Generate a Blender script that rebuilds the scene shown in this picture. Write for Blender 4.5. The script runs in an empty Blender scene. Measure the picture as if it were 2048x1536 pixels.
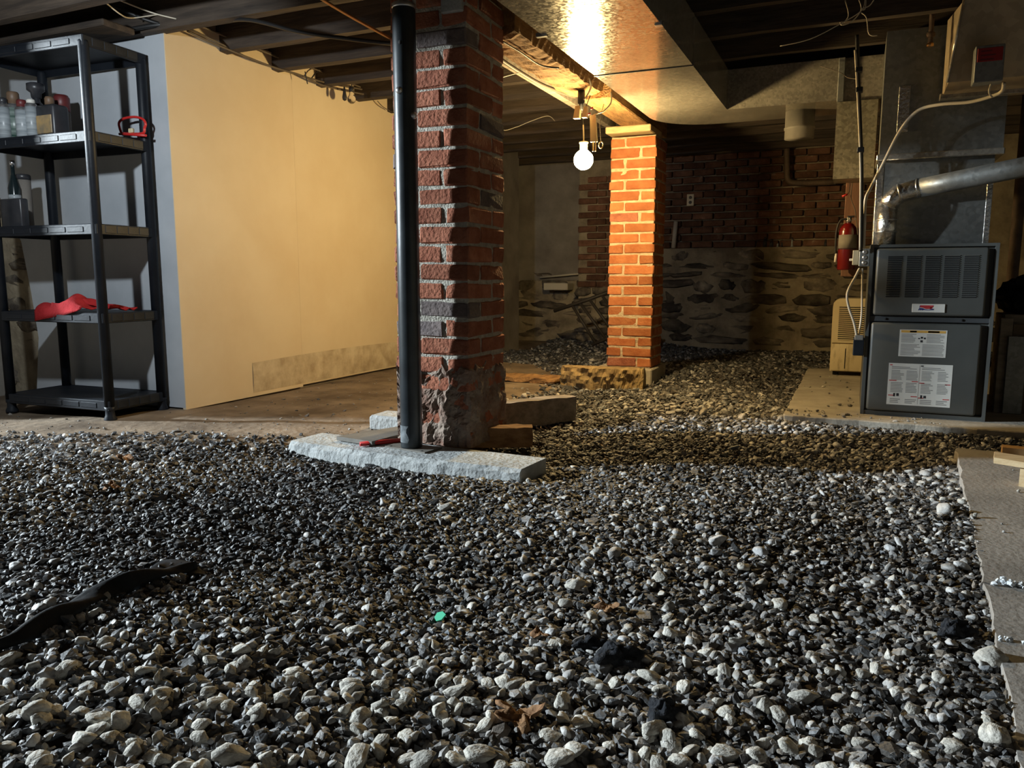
import bpy, bmesh, math, random
import numpy as np
from mathutils import Vector, Matrix
random.seed(7); rng = np.random.default_rng(11)
sc = bpy.context.scene
COL = sc.collection

# ---------------------------------------------------------------- camera
CAM_H, TILT, YAW, FPX = 0.70, math.radians(7.95), math.radians(23.9), 1538.0
cam_d = bpy.data.cameras.new('camera'); cam = bpy.data.objects.new('camera', cam_d); COL.objects.link(cam)
cam_d.sensor_width = 36.0; cam_d.lens = 36.0 * FPX / 2048.0; cam_d.clip_start = 0.02
cam.location = (0, 0, CAM_H); cam.rotation_euler = (math.pi / 2 - TILT, 0, YAW)
sc.camera = cam
# ---------------------------------------------------------------- world, exposure
w = bpy.data.worlds.new('world'); sc.world = w; w.use_nodes = True
w.node_tree.nodes['Background'].inputs[0].default_value = (0.55, 0.62, 0.72, 1)
w.node_tree.nodes['Background'].inputs[1].default_value = 0.05
sc.view_settings.view_transform = 'Standard'; sc.view_settings.look = 'None'
sc.cycles.max_bounces = 7; sc.cycles.diffuse_bounces = 4; sc.cycles.glossy_bounces = 3; sc.cycles.transmission_bounces = 4; sc.cycles.caustics_reflective = False; sc.cycles.caustics_refractive = False
sc.view_settings.exposure = 0.0; sc.view_settings.gamma = 1.0; sc.view_settings.use_curve_mapping = False
# cool daylight coming down the open cellar hatch, out of frame to the left
LAMP = (-8.6, 0.05, 2.4)
ld = bpy.data.lights.new('hatch_daylight', 'POINT'); ld.energy = 5700; ld.color = (0.82, 0.93, 1.0); ld.shadow_soft_size = 0.13
lo = bpy.data.objects.new('hatch_daylight', ld); lo.location = LAMP; COL.objects.link(lo)
# work lamp hanging under the joists just left of the frame; it throws the shelf shadows
la = bpy.data.lights.new('work_lamp', 'SPOT'); la.energy = 92; la.spot_size = math.radians(104); la.spot_blend = 0.35; la.color = (0.86, 0.94, 1.0); la.shadow_soft_size = 0.035
lao = bpy.data.objects.new('work_lamp', la); lao.location = (-2.62, 1.30, 1.60); lao.rotation_euler = Vector((1.0, -1.55, 0.55)).to_track_quat('Z', 'Y').to_euler(); COL.objects.link(lao)
BULB = (-1.449, 4.27, 1.355); BULB_STRENGTH = 860.0

# ---------------------------------------------------------------- helpers
fw = np.array([-math.sin(YAW) * math.cos(TILT), math.cos(YAW) * math.cos(TILT), -math.sin(TILT)])
rt = np.array([math.cos(YAW), math.sin(YAW), 0.0]); upv = np.cross(rt, fw); CC = np.array([0, 0, CAM_H])
def P(u, v, X=None, Y=None, Z=None):
    """point of the photograph at a known real plane"""
    d = fw * FPX + rt * (u - 1024) + upv * (768 - v)
    t = (X / d[0]) if X is not None else (Y / d[1]) if Y is not None else (Z - CAM_H) / d[2]
    return Vector(CC + d * t)

def link(o, parent=None, loc=(0, 0, 0)):
    COL.objects.link(o); o.location = loc
    if parent: o.parent = parent
    return o
def tag(o, label=None, cat=None, group=None, kind=None):
    if label: o['label'] = label
    if cat: o['category'] = cat
    if group: o['group'] = group
    if kind: o['kind'] = kind
    return o
def thing(name, loc, label, cat, group=None, rz=0):
    o = bpy.data.objects.new(name, None); o.empty_display_size = 0.05
    link(o, None, loc); o.rotation_euler.z = rz
    return tag(o, label, cat, group)

class MB:
    """mesh builder in world coordinates"""
    def __init__(s): s.v = []; s.f = []; s.mi = []; s.sm = []
    def add(s, vs, fs, mi=0, smooth=False):
        b = len(s.v); s.v += [tuple(p) for p in vs]
        for f in fs: s.f.append(tuple(b + i for i in f)); s.mi.append(mi); s.sm.append(smooth)
        return s
    def box(s, a, b, mi=0):
        x0, y0, z0 = a; x1, y1, z1 = b
        return s.add([(x0,y0,z0),(x1,y0,z0),(x1,y1,z0),(x0,y1,z0),(x0,y0,z1),(x1,y0,z1),(x1,y1,z1),(x0,y1,z1)],
                     [(0,3,2,1),(4,5,6,7),(0,1,5,4),(1,2,6,5),(2,3,7,6),(3,0,4,7)], mi)
    def hexa(s, lo, hi, mi=0):   # 4 bottom points, 4 top points, counter-clockwise from above
        return s.add(list(lo) + list(hi), [(0,3,2,1),(4,5,6,7),(0,1,5,4),(1,2,6,5),(2,3,7,6),(3,0,4,7)], mi)
    def rbox(s, a, b, r=0.004, seg=1, mi=0, M=None):
        bm = bmesh.new(); bmesh.ops.create_cube(bm, size=1)
        a = Vector(a); b = Vector(b); c = (a + b) / 2; d = b - a
        for v in bm.verts: v.co = Vector((v.co.x * d.x, v.co.y * d.y, v.co.z * d.z)) + c
        bmesh.ops.bevel(bm, geom=bm.edges[:], offset=r, segments=seg, affect='EDGES', profile=0.5)
        bm.verts.index_update()
        vs = [(M @ v.co) if M else v.co.copy() for v in bm.verts]
        s.add(vs, [[v.index for v in f.verts] for f in bm.faces], mi, seg > 1); bm.free()
        return s
    def tube(s, pts, r, n=8, mi=0, caps=True, closed=False):
        pts = [Vector(p) for p in pts]; m = len(pts)
        rs = r if isinstance(r, (list, tuple)) else [r] * m
        vs = []; ref = None
        for i, p in enumerate(pts):
            if closed: t = (pts[(i+1) % m] - pts[i-1]).normalized()
            else: t = (pts[min(i+1, m-1)] - pts[max(i-1, 0)]).normalized()
            if ref is None:
                ref = t.cross(Vector((0,0,1)));
                if ref.length < 1e-3: ref = Vector((1,0,0))
            ref = (ref - t * ref.dot(t)).normalized(); bi = t.cross(ref)
            for k in range(n):
                a = 2 * math.pi * k / n; vs.append(p + ref * (rs[i] * math.cos(a)) + bi * (rs[i] * math.sin(a)))
        fs = []
        for i in range(m if closed else m - 1):
            for k in range(n):
                j = (i + 1) % m; fs.append((i*n+k, i*n+(k+1) % n, j*n+(k+1) % n, j*n+k))
        if caps and not closed: fs += [tuple(range(n))[::-1], tuple(range((m-1)*n, m*n))]
        return s.add(vs, fs, mi, True)
    def lathe(s, c, prof, n=16, mi=0, axis='Z'):
        vs = []; c = Vector(c)
        for r, h in prof:
            for k in range(n):
                a = 2 * math.pi * k / n; x, y = r * math.cos(a), r * math.sin(a)
                d = (x, y, h) if axis == 'Z' else (x, -h, y) if axis == 'Y' else (h, x, y)
                vs.append(c + Vector(d))
        m = len(prof)
        fs = [(i*n+k, i*n+(k+1) % n, (i+1)*n+(k+1) % n, (i+1)*n+k) for i in range(m-1) for k in range(n)]
        fs += [tuple(range(n))[::-1], tuple(range((m-1)*n, m*n))]
        return s.add(vs, fs, mi, True)
    def grid(s, fn, nu, nv, mi=0, smooth=True):
        vs = [fn(i / nu, j / nv) for j in range(nv + 1) for i in range(nu + 1)]
        fs = [(j*(nu+1)+i, j*(nu+1)+i+1, (j+1)*(nu+1)+i+1, (j+1)*(nu+1)+i) for j in range(nv) for i in range(nu)]
        return s.add(vs, fs, mi, smooth)
    def build(s, name, mats, parent=None, solid=0):
        me = bpy.data.meshes.new(name)
        off = Vector((0,0,0))
        if parent:
            q = parent
            while q: off += q.location; q = q.parent
            vs = [tuple(Vector(p) - off) for p in s.v]; loc = (0, 0, 0)
            # give the part an origin at its own centre
            a = np.array(vs); c = (a.min(0) + a.max(0)) / 2; vs = (a - c).tolist(); loc = tuple(c)
        else:
            a = np.array(s.v); c = (a.min(0) + a.max(0)) / 2; c[2] = a[:, 2].min(); vs = (a - c).tolist(); loc = tuple(c)
        me.from_pydata(vs, [], s.f)
        me.polygons.foreach_set('use_smooth', s.sm); me.polygons.foreach_set('material_index', s.mi)
        for m in (mats if isinstance(mats, (list, tuple)) else [mats]): me.materials.append(m)
        me.update()
        o = bpy.data.objects.new(name, me); link(o, parent, loc)
        if solid:
            md = o.modifiers.new('thickness', 'SOLIDIFY'); md.thickness = solid
        return o

def spl(pts, n=6):
    """Catmull-Rom through points"""
    pts = [Vector(p) for p in pts]; q = [pts[0]] + pts + [pts[-1]]; out = []
    for i in range(1, len(q) - 2):
        for k in range(n):
            t = k / n; a, b, c, d = q[i-1], q[i], q[i+1], q[i+2]
            out.append(0.5 * ((2*b) + (c-a)*t + (2*a-5*b+4*c-d)*t*t + (3*b-a-3*c+d)*t*t*t))
    out.append(pts[-1]); return out
def wobble(pts, a):
    return [Vector(p) + Vector((random.uniform(-a,a), random.uniform(-a,a), random.uniform(-a,a))) for p in pts]

# ---------------------------------------------------------------- materials
def mat(name, c1, c2=None, scale=6.0, detail=5.0, rough=0.7, metal=0.0, bump=0.0, bscale=None, spec=0.5,
        rand=0.0, c3=None, coords='Object', stretch=None, ramp=(0.35, 0.65), vcol=False, coat=0.0, rough2=None):
    m = bpy.data.materials.new(name); m.use_nodes = True; nt = m.node_tree; N = nt.nodes; L = nt.links
    b = N['Principled BSDF']
    b.inputs['Roughness'].default_value = rough; b.inputs['Metallic'].default_value = metal
    b.inputs['Specular IOR Level'].default_value = spec; b.inputs['Coat Weight'].default_value = coat
    tc = N.new('ShaderNodeTexCoord'); src = tc.outputs[coords]
    if stretch:
        mp = N.new('ShaderNodeMapping'); mp.inputs['Scale'].default_value = stretch; L.new(src, mp.inputs[0]); src = mp.outputs[0]
    if rand:   # shift the pattern from copy to copy
        oi = N.new('ShaderNodeObjectInfo'); ad = N.new('ShaderNodeVectorMath'); ad.operation = 'ADD'
        cm = N.new('ShaderNodeVectorMath'); cm.operation = 'SCALE'; cm.inputs[0].default_value = (37, 53, 71)
        L.new(oi.outputs['Random'], cm.inputs['Scale']); L.new(src, ad.inputs[0]); L.new(cm.outputs[0], ad.inputs[1]); src = ad.outputs[0]
    col = None
    if c2 is not None:
        nz = N.new('ShaderNodeTexNoise'); nz.inputs['Scale'].default_value = scale; nz.inputs['Detail'].default_value = detail
        nz.inputs['Roughness'].default_value = 0.6; L.new(src, nz.inputs[0])
        cr = N.new('ShaderNodeValToRGB'); e = cr.color_ramp.elements
        e[0].position, e[1].position = ramp; e[0].color = (*c1, 1); e[1].color = (*c2, 1)
        if c3: x = e.new(min(0.98, ramp[1] + 0.14)); x.color = (*c3, 1)
        L.new(nz.outputs[0], cr.inputs[0]); col = cr.outputs[0]
        if rough2 is not None:
            mr = N.new('ShaderNodeMapRange'); mr.inputs[3].default_value = rough; mr.inputs[4].default_value = rough2
            L.new(nz.outputs[0], mr.inputs[0]); L.new(mr.outputs[0], b.inputs['Roughness'])
    if vcol:
        at = N.new('ShaderNodeVertexColor'); at.layer_name = 'Col'
        if col:
            mx = N.new('ShaderNodeMix'); mx.data_type = 'RGBA'; mx.blend_type = 'MULTIPLY'; mx.inputs[0].default_value = 1
            L.new(at.outputs[0], mx.inputs[6]); L.new(col, mx.inputs[7]); col = mx.outputs[2]
        else: col = at.outputs[0]
    if rand and col:
        hs = N.new('ShaderNodeHueSaturation'); mr = N.new('ShaderNodeMapRange')
        mr.inputs[3].default_value = 1 - rand; mr.inputs[4].default_value = 1 + rand
        L.new(oi.outputs['Random'], mr.inputs[0]); L.new(mr.outputs[0], hs.inputs['Value']); L.new(col, hs.inputs['Color']); col = hs.outputs[0]
    if col: L.new(col, b.inputs['Base Color'])
    else: b.inputs['Base Color'].default_value = (*c1, 1)
    if bump:
        n2 = N.new('ShaderNodeTexNoise'); n2.inputs['Scale'].default_value = bscale or scale * 4; n2.inputs['Detail'].default_value = 6
        L.new(src, n2.inputs[0]); bp = N.new('ShaderNodeBump'); bp.inputs['Strength'].default_value = bump; bp.inputs['Distance'].default_value = 0.01
        L.new(n2.outputs[0], bp.inputs['Height']); L.new(bp.outputs[0], b.inputs['Normal'])
    return m

def galvanised(name, base, rough=0.38, metal=0.85, amt=0.35, sc_=55):
    m = mat(name, base, rough=rough, metal=metal); nt = m.node_tree; N = nt.nodes; L = nt.links; b = N['Principled BSDF']
    tc = N.new('ShaderNodeTexCoord'); vo = N.new('ShaderNodeTexVoronoi'); vo.inputs['Scale'].default_value = sc_
    nz = N.new('ShaderNodeTexNoise'); nz.inputs['Scale'].default_value = 3; nz.inputs['Detail'].default_value = 6
    L.new(tc.outputs['Object'], vo.inputs[0]); L.new(tc.outputs['Object'], nz.inputs[0])
    sp = N.new('ShaderNodeSeparateColor'); L.new(vo.outputs['Color'], sp.inputs[0])
    mr = N.new('ShaderNodeMapRange'); mr.inputs[3].default_value = 1 - amt; mr.inputs[4].default_value = 1 + amt; L.new(sp.outputs[0], mr.inputs[0])
    m2 = N.new('ShaderNodeMapRange'); m2.inputs[1].default_value = 0.3; m2.inputs[2].default_value = 0.75; m2.inputs[3].default_value = 0.7; m2.inputs[4].default_value = 1.2; L.new(nz.outputs[0], m2.inputs[0])
    mu = N.new('ShaderNodeMath'); mu.operation = 'MULTIPLY'; L.new(mr.outputs[0], mu.inputs[0]); L.new(m2.outputs[0], mu.inputs[1])
    vm = N.new('ShaderNodeVectorMath'); vm.operation = 'SCALE'; vm.inputs[0].default_value = base; L.new(mu.outputs[0], vm.inputs['Scale'])
    L.new(vm.outputs[0], b.inputs['Base Color'])
    r2 = N.new('ShaderNodeMapRange'); r2.inputs[3].default_value = rough - 0.05; r2.inputs[4].default_value = rough + 0.08; L.new(sp.outputs[1], r2.inputs[0]); L.new(r2.outputs[0], b.inputs['Roughness'])
    bp = N.new('ShaderNodeBump'); bp.inputs['Strength'].default_value = 0.06; bp.inputs['Distance'].default_value = 0.004
    n3 = N.new('ShaderNodeTexNoise'); n3.inputs['Scale'].default_value = 60; L.new(tc.outputs['Object'], n3.inputs[0]); L.new(n3.outputs[0], bp.inputs['Height']); L.new(bp.outputs[0], b.inputs['Normal'])
    return m

K = {}
K['cream'] = mat('cream_paint', (0.62,0.51,0.35), (0.67,0.57,0.41), scale=2.2, rough=0.55, bump=0.05, bscale=30)
K['cream_dirty'] = mat('dirty_cream_paint', (0.38,0.30,0.20), (0.60,0.52,0.38), scale=9, rough=0.7, bump=0.15, bscale=50)
K['white_board'] = mat('white_board', (0.40,0.43,0.46), (0.48,0.51,0.54), scale=3, rough=0.6, bump=0.05)
K['plaster_dark'] = mat('grey_plaster', (0.16,0.14,0.12), (0.26,0.24,0.21), scale=3, rough=0.9, bump=0.3, bscale=12, c3=(0.36,0.33,0.29))
K['brick'] = mat('red_brick', (0.25,0.085,0.05), (0.38,0.15,0.09), scale=14, rough=0.92, bump=0.9, bscale=70, rand=0.20, c3=(0.30,0.19,0.14), spec=0.2)
K['brick_dark'] = mat('dark_brick', (0.12,0.10,0.10), (0.20,0.16,0.15), scale=14, rough=0.9, bump=0.7, bscale=70, rand=0.25, spec=0.25)
K['brick_orange'] = mat('orange_brick', (0.32,0.105,0.04), (0.42,0.165,0.07), scale=12, rough=0.92, bump=0.6, bscale=60, rand=0.22, spec=0.2)
K['brick_wall'] = mat('wall_brick', (0.10,0.05,0.033), (0.19,0.10,0.065), scale=9, rough=0.95, bump=0.6, bscale=50, rand=0.35, c3=(0.36,0.29,0.22), spec=0.2)
K['mortar'] = mat('mortar', (0.34,0.32,0.27), (0.54,0.51,0.44), scale=30, rough=0.95, bump=1.0, bscale=120, spec=0.2)
K['mortar_pale'] = mat('pale_mortar', (0.42,0.33,0.22), (0.58,0.48,0.34), scale=24, rough=0.95, bump=0.8, bscale=100, spec=0.2)
K['parge'] = mat('crumbling_render', (0.20,0.12,0.09), (0.33,0.27,0.22), scale=13, rough=0.97, bump=1.0, bscale=60, c3=(0.16,0.08,0.06), spec=0.15)
K['wall_mortar'] = mat('foundation_mortar', (0.17,0.14,0.10), (0.36,0.31,0.22), scale=5, rough=0.97, bump=0.9, bscale=25, spec=0.15)
K['stone'] = mat('field_stone', (0.06,0.05,0.042), (0.17,0.145,0.11), scale=6, rough=0.93, bump=0.9, bscale=26, rand=0.4, spec=0.25, c3=(0.31,0.265,0.19), ramp=(0.38,0.56))
K['joist'] = mat('old_joist_wood', (0.025,0.018,0.013), (0.065,0.047,0.033), scale=5, rough=0.85, bump=0.3, bscale=20, stretch=(0.6,6,6), rand=0.25)
K['plank'] = mat('subfloor_board', (0.20,0.155,0.11), (0.34,0.27,0.20), scale=4, rough=0.85, bump=0.25, bscale=18, stretch=(6,0.6,6), rand=0.25)
K['beam'] = mat('rough_beam_wood', (0.17,0.085,0.03), (0.36,0.20,0.075), scale=7, rough=0.9, bump=0.9, bscale=22, stretch=(4,1.0,4), c3=(0.42,0.27,0.12))
K['pine'] = mat('pine_board', (0.52,0.36,0.18), (0.68,0.52,0.30), scale=4, rough=0.6, bump=0.12, bscale=18, stretch=(2,8,8))
K['timber'] = mat('weathered_timber', (0.17,0.145,0.115), (0.34,0.29,0.23), scale=4, rough=0.85, bump=0.4, bscale=16, stretch=(1.2,6,6))
K['rotten'] = mat('rotten_timber', (0.16,0.105,0.05), (0.44,0.32,0.15), scale=12, rough=0.95, bump=1.0, bscale=40)
K['dirt'] = mat('dirt_floor', (0.085,0.062,0.042), (0.235,0.18,0.125), scale=3.2, detail=9, rough=0.95, bump=0.9, bscale=26, c3=(0.33,0.27,0.20), spec=0.2)
K['concrete'] = mat('concrete', (0.30,0.27,0.22), (0.44,0.40,0.33), scale=6, rough=0.9, bump=0.35, bscale=60, c3=(0.50,0.46,0.39))
K['concrete_grey'] = mat('grey_concrete', (0.34,0.36,0.36), (0.50,0.52,0.51), scale=9, rough=0.92, bump=0.7, bscale=50)
K['slab_dark'] = mat('damp_concrete', (0.24,0.222,0.198), (0.36,0.332,0.297), scale=4, rough=0.8, bump=0.3, bscale=70)
K['galv'] = galvanised('galvanised_sheet', (0.56,0.52,0.44), rough=0.17, metal=0.62, amt=0.2, sc_=90)
K['galv_old'] = galvanised('dull_galvanised_sheet', (0.27,0.28,0.27), rough=0.48, metal=0.7, amt=0.14, sc_=60)
K['galv_spot'] = galvanised('spangled_galvanised_sheet', (0.46,0.42,0.31), rough=0.40, metal=0.6, amt=0.26, sc_=75)
K['foil'] = mat('foil_tape', (0.75,0.74,0.70), (0.55,0.54,0.5), scale=30, rough=0.22, metal=0.9, bump=0.5, bscale=60)
K['steel'] = mat('zinc_steel', (0.62,0.63,0.64), rough=0.3, metal=0.9)
K['blackpaint'] = mat('black_painted_steel', (0.012,0.017,0.021), (0.028,0.036,0.042), scale=9, rough=0.34, spec=0.6, bump=0.03, bscale=40)
K['blackplastic'] = mat('black_plastic', (0.006,0.008,0.012), (0.014,0.017,0.022), scale=6, rough=0.46, spec=0.22, bump=0.06, bscale=50)
K['rubber'] = mat('black_rubber', (0.012,0.012,0.013), rough=0.6)
K['furnace'] = mat('grey_enamel', (0.070,0.075,0.072), (0.088,0.093,0.089), scale=4, rough=0.42, spec=0.5)
K['furnace_dark'] = mat('dark_grey_enamel', (0.05,0.055,0.06), rough=0.5)
K['void'] = mat('dark_recess', (0.006,0.006,0.006), rough=0.9)
K['paper'] = mat('paper_label', (0.62,0.62,0.58), (0.70,0.70,0.66), scale=8, rough=0.6)
K['ink'] = mat('grey_print', (0.27,0.27,0.26), rough=0.7)
K['inkdark'] = mat('black_print', (0.02,0.02,0.025), rough=0.7)
K['inkred'] = mat('red_print', (0.45,0.03,0.035), rough=0.6)
K['inkblue'] = mat('blue_print', (0.02,0.03,0.16), rough=0.6)
K['inkorange'] = mat('orange_print', (0.62,0.36,0.08), rough=0.6)
K['redplastic'] = mat('red_plastic', (0.55,0.025,0.022), rough=0.35)
K['redpaint'] = mat('red_enamel', (0.15,0.006,0.006), rough=0.2, coat=0.3)
K['redcloth'] = mat('red_cloth', (0.27,0.012,0.015), (0.36,0.022,0.026), scale=20, rough=0.95, bump=0.4, bscale=200, spec=0.2)
K['ivory'] = mat('ivory_plastic', (0.60,0.50,0.30), (0.68,0.58,0.37), scale=4, rough=0.45)
K['ivory_dirty'] = mat('stained_ivory_plastic', (0.30,0.23,0.12), (0.64,0.54,0.33), scale=9, rough=0.5, stretch=(3,3,0.7), ramp=(0.3,0.5))
K['whiteplastic'] = mat('white_plastic', (0.72,0.70,0.64), rough=0.4)
K['cable'] = mat('grey_cable', (0.10,0.08,0.06), rough=0.6)
K['cable_white'] = mat('white_cable', (0.60,0.54,0.42), rough=0.5)
K['cable_black'] = mat('black_cable', (0.012,0.012,0.012), rough=0.5)
K['copper'] = mat('copper_pipe', (0.62,0.36,0.14), rough=0.3, metal=0.9)
K['ironpipe'] = mat('old_iron_pipe', (0.085,0.06,0.045), (0.16,0.11,0.075), scale=12, rough=0.7, metal=0.3, bump=0.3)
K['chain'] = K['steel']
K['pvc'] = mat('pale_pipe_cover', (0.52,0.48,0.40), rough=0.6)
K['bluegrey_glass'] = mat('dark_bottle', (0.012,0.02,0.022), rough=0.15, coat=0.4)
K['canwhite'] = mat('pale_can_label', (0.44,0.48,0.50), (0.20,0.23,0.25), scale=16, rough=0.35, stretch=(0.2,0.2,3))
K['cangreen'] = mat('green_can_label', (0.03,0.07,0.055), (0.30,0.36,0.33), scale=14, rough=0.35, stretch=(0.2,0.2,3))
K['candark'] = mat('dark_container', (0.02,0.022,0.026), (0.045,0.045,0.05), scale=8, rough=0.35)
K['captan'] = mat('tan_cap', (0.16,0.10,0.06), rough=0.5)
K['capred'] = mat('dull_red_cap', (0.12,0.02,0.02), rough=0.45)
K['labelyellow'] = mat('yellowish_label', (0.46,0.30,0.12), (0.22,0.18,0.12), scale=18, rough=0.5)
K['leaf'] = mat('dry_leaf', (0.21,0.10,0.04), (0.36,0.20,0.09), scale=25, rough=0.85, bump=0.4)
K['darkcloth'] = mat('dark_cloth', (0.018,0.020,0.024), (0.06,0.062,0.068), scale=30, rough=0.97, bump=0.9, bscale=90, spec=0.1)
K['blacksheet'] = mat('black_plastic_sheet', (0.008,0.009,0.011), (0.016,0.019,0.022), scale=10, rough=0.6, bump=0.5, bscale=20, spec=0.2)
K['green'] = mat('green_plastic', (0.08,0.62,0.36), rough=0.5)
K['slate'] = mat('slate_board', (0.12,0.115,0.10), (0.20,0.185,0.16), scale=5, rough=0.7, bump=0.2)
K['crystal'] = mat('white_crumbs', (0.66,0.70,0.73), rough=0.5)
K['gravel'] = mat('gravel_stone', (0.62,0.62,0.62), (1.0,1.0,1.0), scale=60, rough=0.55, bump=0.25, bscale=160, vcol=True, spec=0.5)
K['pebble'] = mat('pale_pebble', (0.42,0.40,0.35), (0.66,0.63,0.56), scale=2.2, rough=0.82, bump=0.55, bscale=2.6, rand=0.24, spec=0.3)
K['charred'] = mat('dark_metal_rod', (0.03,0.025,0.02), rough=0.6)
def glassmat():
    m = bpy.data.materials.new('clear_glass'); m.use_nodes = True; b = m.node_tree.nodes['Principled BSDF']
    b.inputs['Transmission Weight'].default_value = 1; b.inputs['Roughness'].default_value = 0.02; b.inputs['Base Color'].default_value = (1,1,1,1); return m
K['glass'] = glassmat()
def glow(name, c, s):
    m = bpy.data.materials.new(name); m.use_nodes = True; b = m.node_tree.nodes['Principled BSDF']
    b.inputs['Emission Color'].default_value = (*c, 1); b.inputs['Emission Strength'].default_value = s; b.inputs['Base Color'].default_value = (1,1,1,1); return m
K['bulb'] = glow('lit_bulb_glass', (1.0, 0.71, 0.31), BULB_STRENGTH)

# ================================================================ SETTING
# ---- height of the ground
def smooth(e0, e1, x):
    t = np.clip((x - e0) / (e1 - e0), 0, 1); return t * t * (3 - 2 * t)
DIRT = np.array([(-9,0.6),(-6,1.35),(-4.2,1.85),(-3.25,2.10),(-2.75,2.38),(-2.3,2.60),(-1.80,2.78),(-1.60,3.05),(-1.72,3.7),(-1.66,4.5),(-1.9,5.3),(-2.3,5.75),(-3.3,6.1),(-9,6.1)])
def poly_sd(px, py, poly):
    """signed distance, negative inside"""
    d = np.full(px.shape, 1e9); inside = np.zeros(px.shape, bool); n = len(poly)
    for i in range(n):
        ax, ay = poly[i]; bx, by = poly[(i+1) % n]; ex, ey = bx-ax, by-ay
        t = np.clip(((px-ax)*ex + (py-ay)*ey) / (ex*ex+ey*ey), 0, 1)
        d = np.minimum(d, np.hypot(px-ax-ex*t, py-ay-ey*t))
        c = ((ay > py) != (by > py)) & (px < (bx-ax)*(py-ay)/(by-ay+1e-12)+ax); inside ^= c
    return np.where(inside, -d, d)
FSLAB = np.array([(-0.30,4.10),(3.2,4.02),(3.2,8.2),(-0.30,6.3)])
RSLAB = np.array([(0.414,3.58),(0.335,2.4),(0.255,1.2),(0.20,-0.6),(3.2,-0.6),(3.2,3.62)])
def bumps(x, y):
    return (0.020*np.sin(1.9*x+0.7*y+0.6) + 0.016*np.sin(-1.1*x+2.6*y+2.0) + 0.010*np.sin(4.3*x+1.3*y) + 0.009*np.sin(1.7*x-4.9*y+1.0))
def ground(x, y):
    x = np.asarray(x, float); y = np.asarray(y, float)
    g = -0.055 + bumps(x, y) * 0.75
    g += 0.05*np.exp(-(((x+1.45)/0.75)**2 + ((y-1.0)/0.45)**2))             # heap at the front left
    g += 0.035*np.exp(-(((x+2.6)/0.9)**2 + ((y-1.95)/0.28)**2))             # ridge along the dirt
    g -= 0.035*np.exp(-(((x+1.35)/0.85)**2 + ((y-1.58)/0.22)**2))           # hollow in between
    g += 0.032*np.exp(-((y-2.40-0.02*x)/0.16)**2)*smooth(-2.9,-2.3,x)*smooth(-0.7,-1.3,x)  # banked up against the footing
    g += 0.06*np.exp(-(((x+0.95)/0.55)**2 + ((y-6.0)/0.8)**2))              # heap beside the far pillar
    g += 0.05*smooth(6.5, 8.0, y) + 0.028*smooth(3.6, 4.0, y)*smooth(-0.6, -0.1, x)*smooth(4.6, 4.2, y)
    g += 0.034*smooth(0.30, 0.02, poly_sd(x, y, RSLAB))
    sd = poly_sd(x, y, DIRT)
    dirt = -0.004 + 0.010*np.sin(2.3*x+1.1*y)*np.cos(1.7*y-0.6*x) + 0.004*np.sin(9*x+4*y)*np.sin(7*y)
    k = smooth(-0.10, 0.22, sd)
    return dirt*(1-k) + g*k
gx = np.linspace(-8.0, 3.2, 190); gy = np.linspace(-0.8, 8.4, 180)
GX, GY = np.meshgrid(gx, gy); GZ = ground(GX, GY)
GZ = GZ - 0.025*smooth(0.0, 0.15, poly_sd(GX, GY, DIRT))
# under slabs sink a little
GZ = np.where((poly_sd(GX, GY, FSLAB) < -0.04) | (poly_sd(GX, GY, RSLAB) < -0.04), -0.13, GZ)
vs = np.stack([GX, GY, GZ], -1).reshape(-1, 3).tolist(); nx = len(gx)
fs = [(j*nx+i, j*nx+i+1, (j+1)*nx+i+1, (j+1)*nx+i) for j in range(len(gy)-1) for i in range(nx-1)]
fl = MB().add(vs, fs, 0, True).build('floor', K['dirt']); tag(fl, 'bare brown dirt floor of the basement', 'floor', kind='structure')

# ---- ceiling: subfloor boards and joists are parts of it
JB, JT = 1.893, 2.075
ceil = MB().box((-4.9, -0.6, JT+0.02), (3.2, 8.4, JT+0.05)).build('ceiling', K['plank']); tag(ceil, 'underside of the wooden floor above with boards and joists', 'ceiling', kind='structure')
pm = None; yy0 = -0.6; xw = -4.88
while xw < 3.1:
    wd = 0.135
    if pm is None: pm = MB().box((xw, 0, JT), (xw+wd, 8.9, JT+0.02)).build('plank', K['plank'], ceil); pz = pm.location.copy(); base = pm; bx0 = xw
    else:
        o = base.copy(); COL.objects.link(o); o.parent = ceil; o.location = pz + Vector((xw-bx0, random.uniform(-.03,.03), random.uniform(0,.004)))
    xw += wd + 0.006
jb = None
for k in range(-6, 13):
    y0 = 3.346 + 0.406*k
    if jb is None:
        m = MB(); n = 22
        def cs(t, s, q): return (-4.9 + t*8.1, s, q)
        rows = []
        for i in range(n+1):
            t = i/n; a = random.uniform(-.004,.004); c = random.uniform(-.007,.007)
            rows += [cs(t, -0.027+a, JB+c), cs(t, 0.027+a, JB+c+random.uniform(-.004,.004)), cs(t, 0.026, JT), cs(t, -0.026, JT)]
        ff = [(4*i+q, 4*i+(q+1) % 4, 4*i+4+(q+1) % 4, 4*i+4+q) for i in range(n) for q in range(4)]
        jb = m.add(rows, ff).build('joist', K['joist'], ceil); jl = jb.location.copy(); jb.location.y = jl.y + y0; jy = y0
    else:
        o = jb.copy(); COL.objects.link(o); o.parent = ceil; o.location = (jl.x, jl.y + y0, jl.z + random.uniform(-.004,.004))

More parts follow.
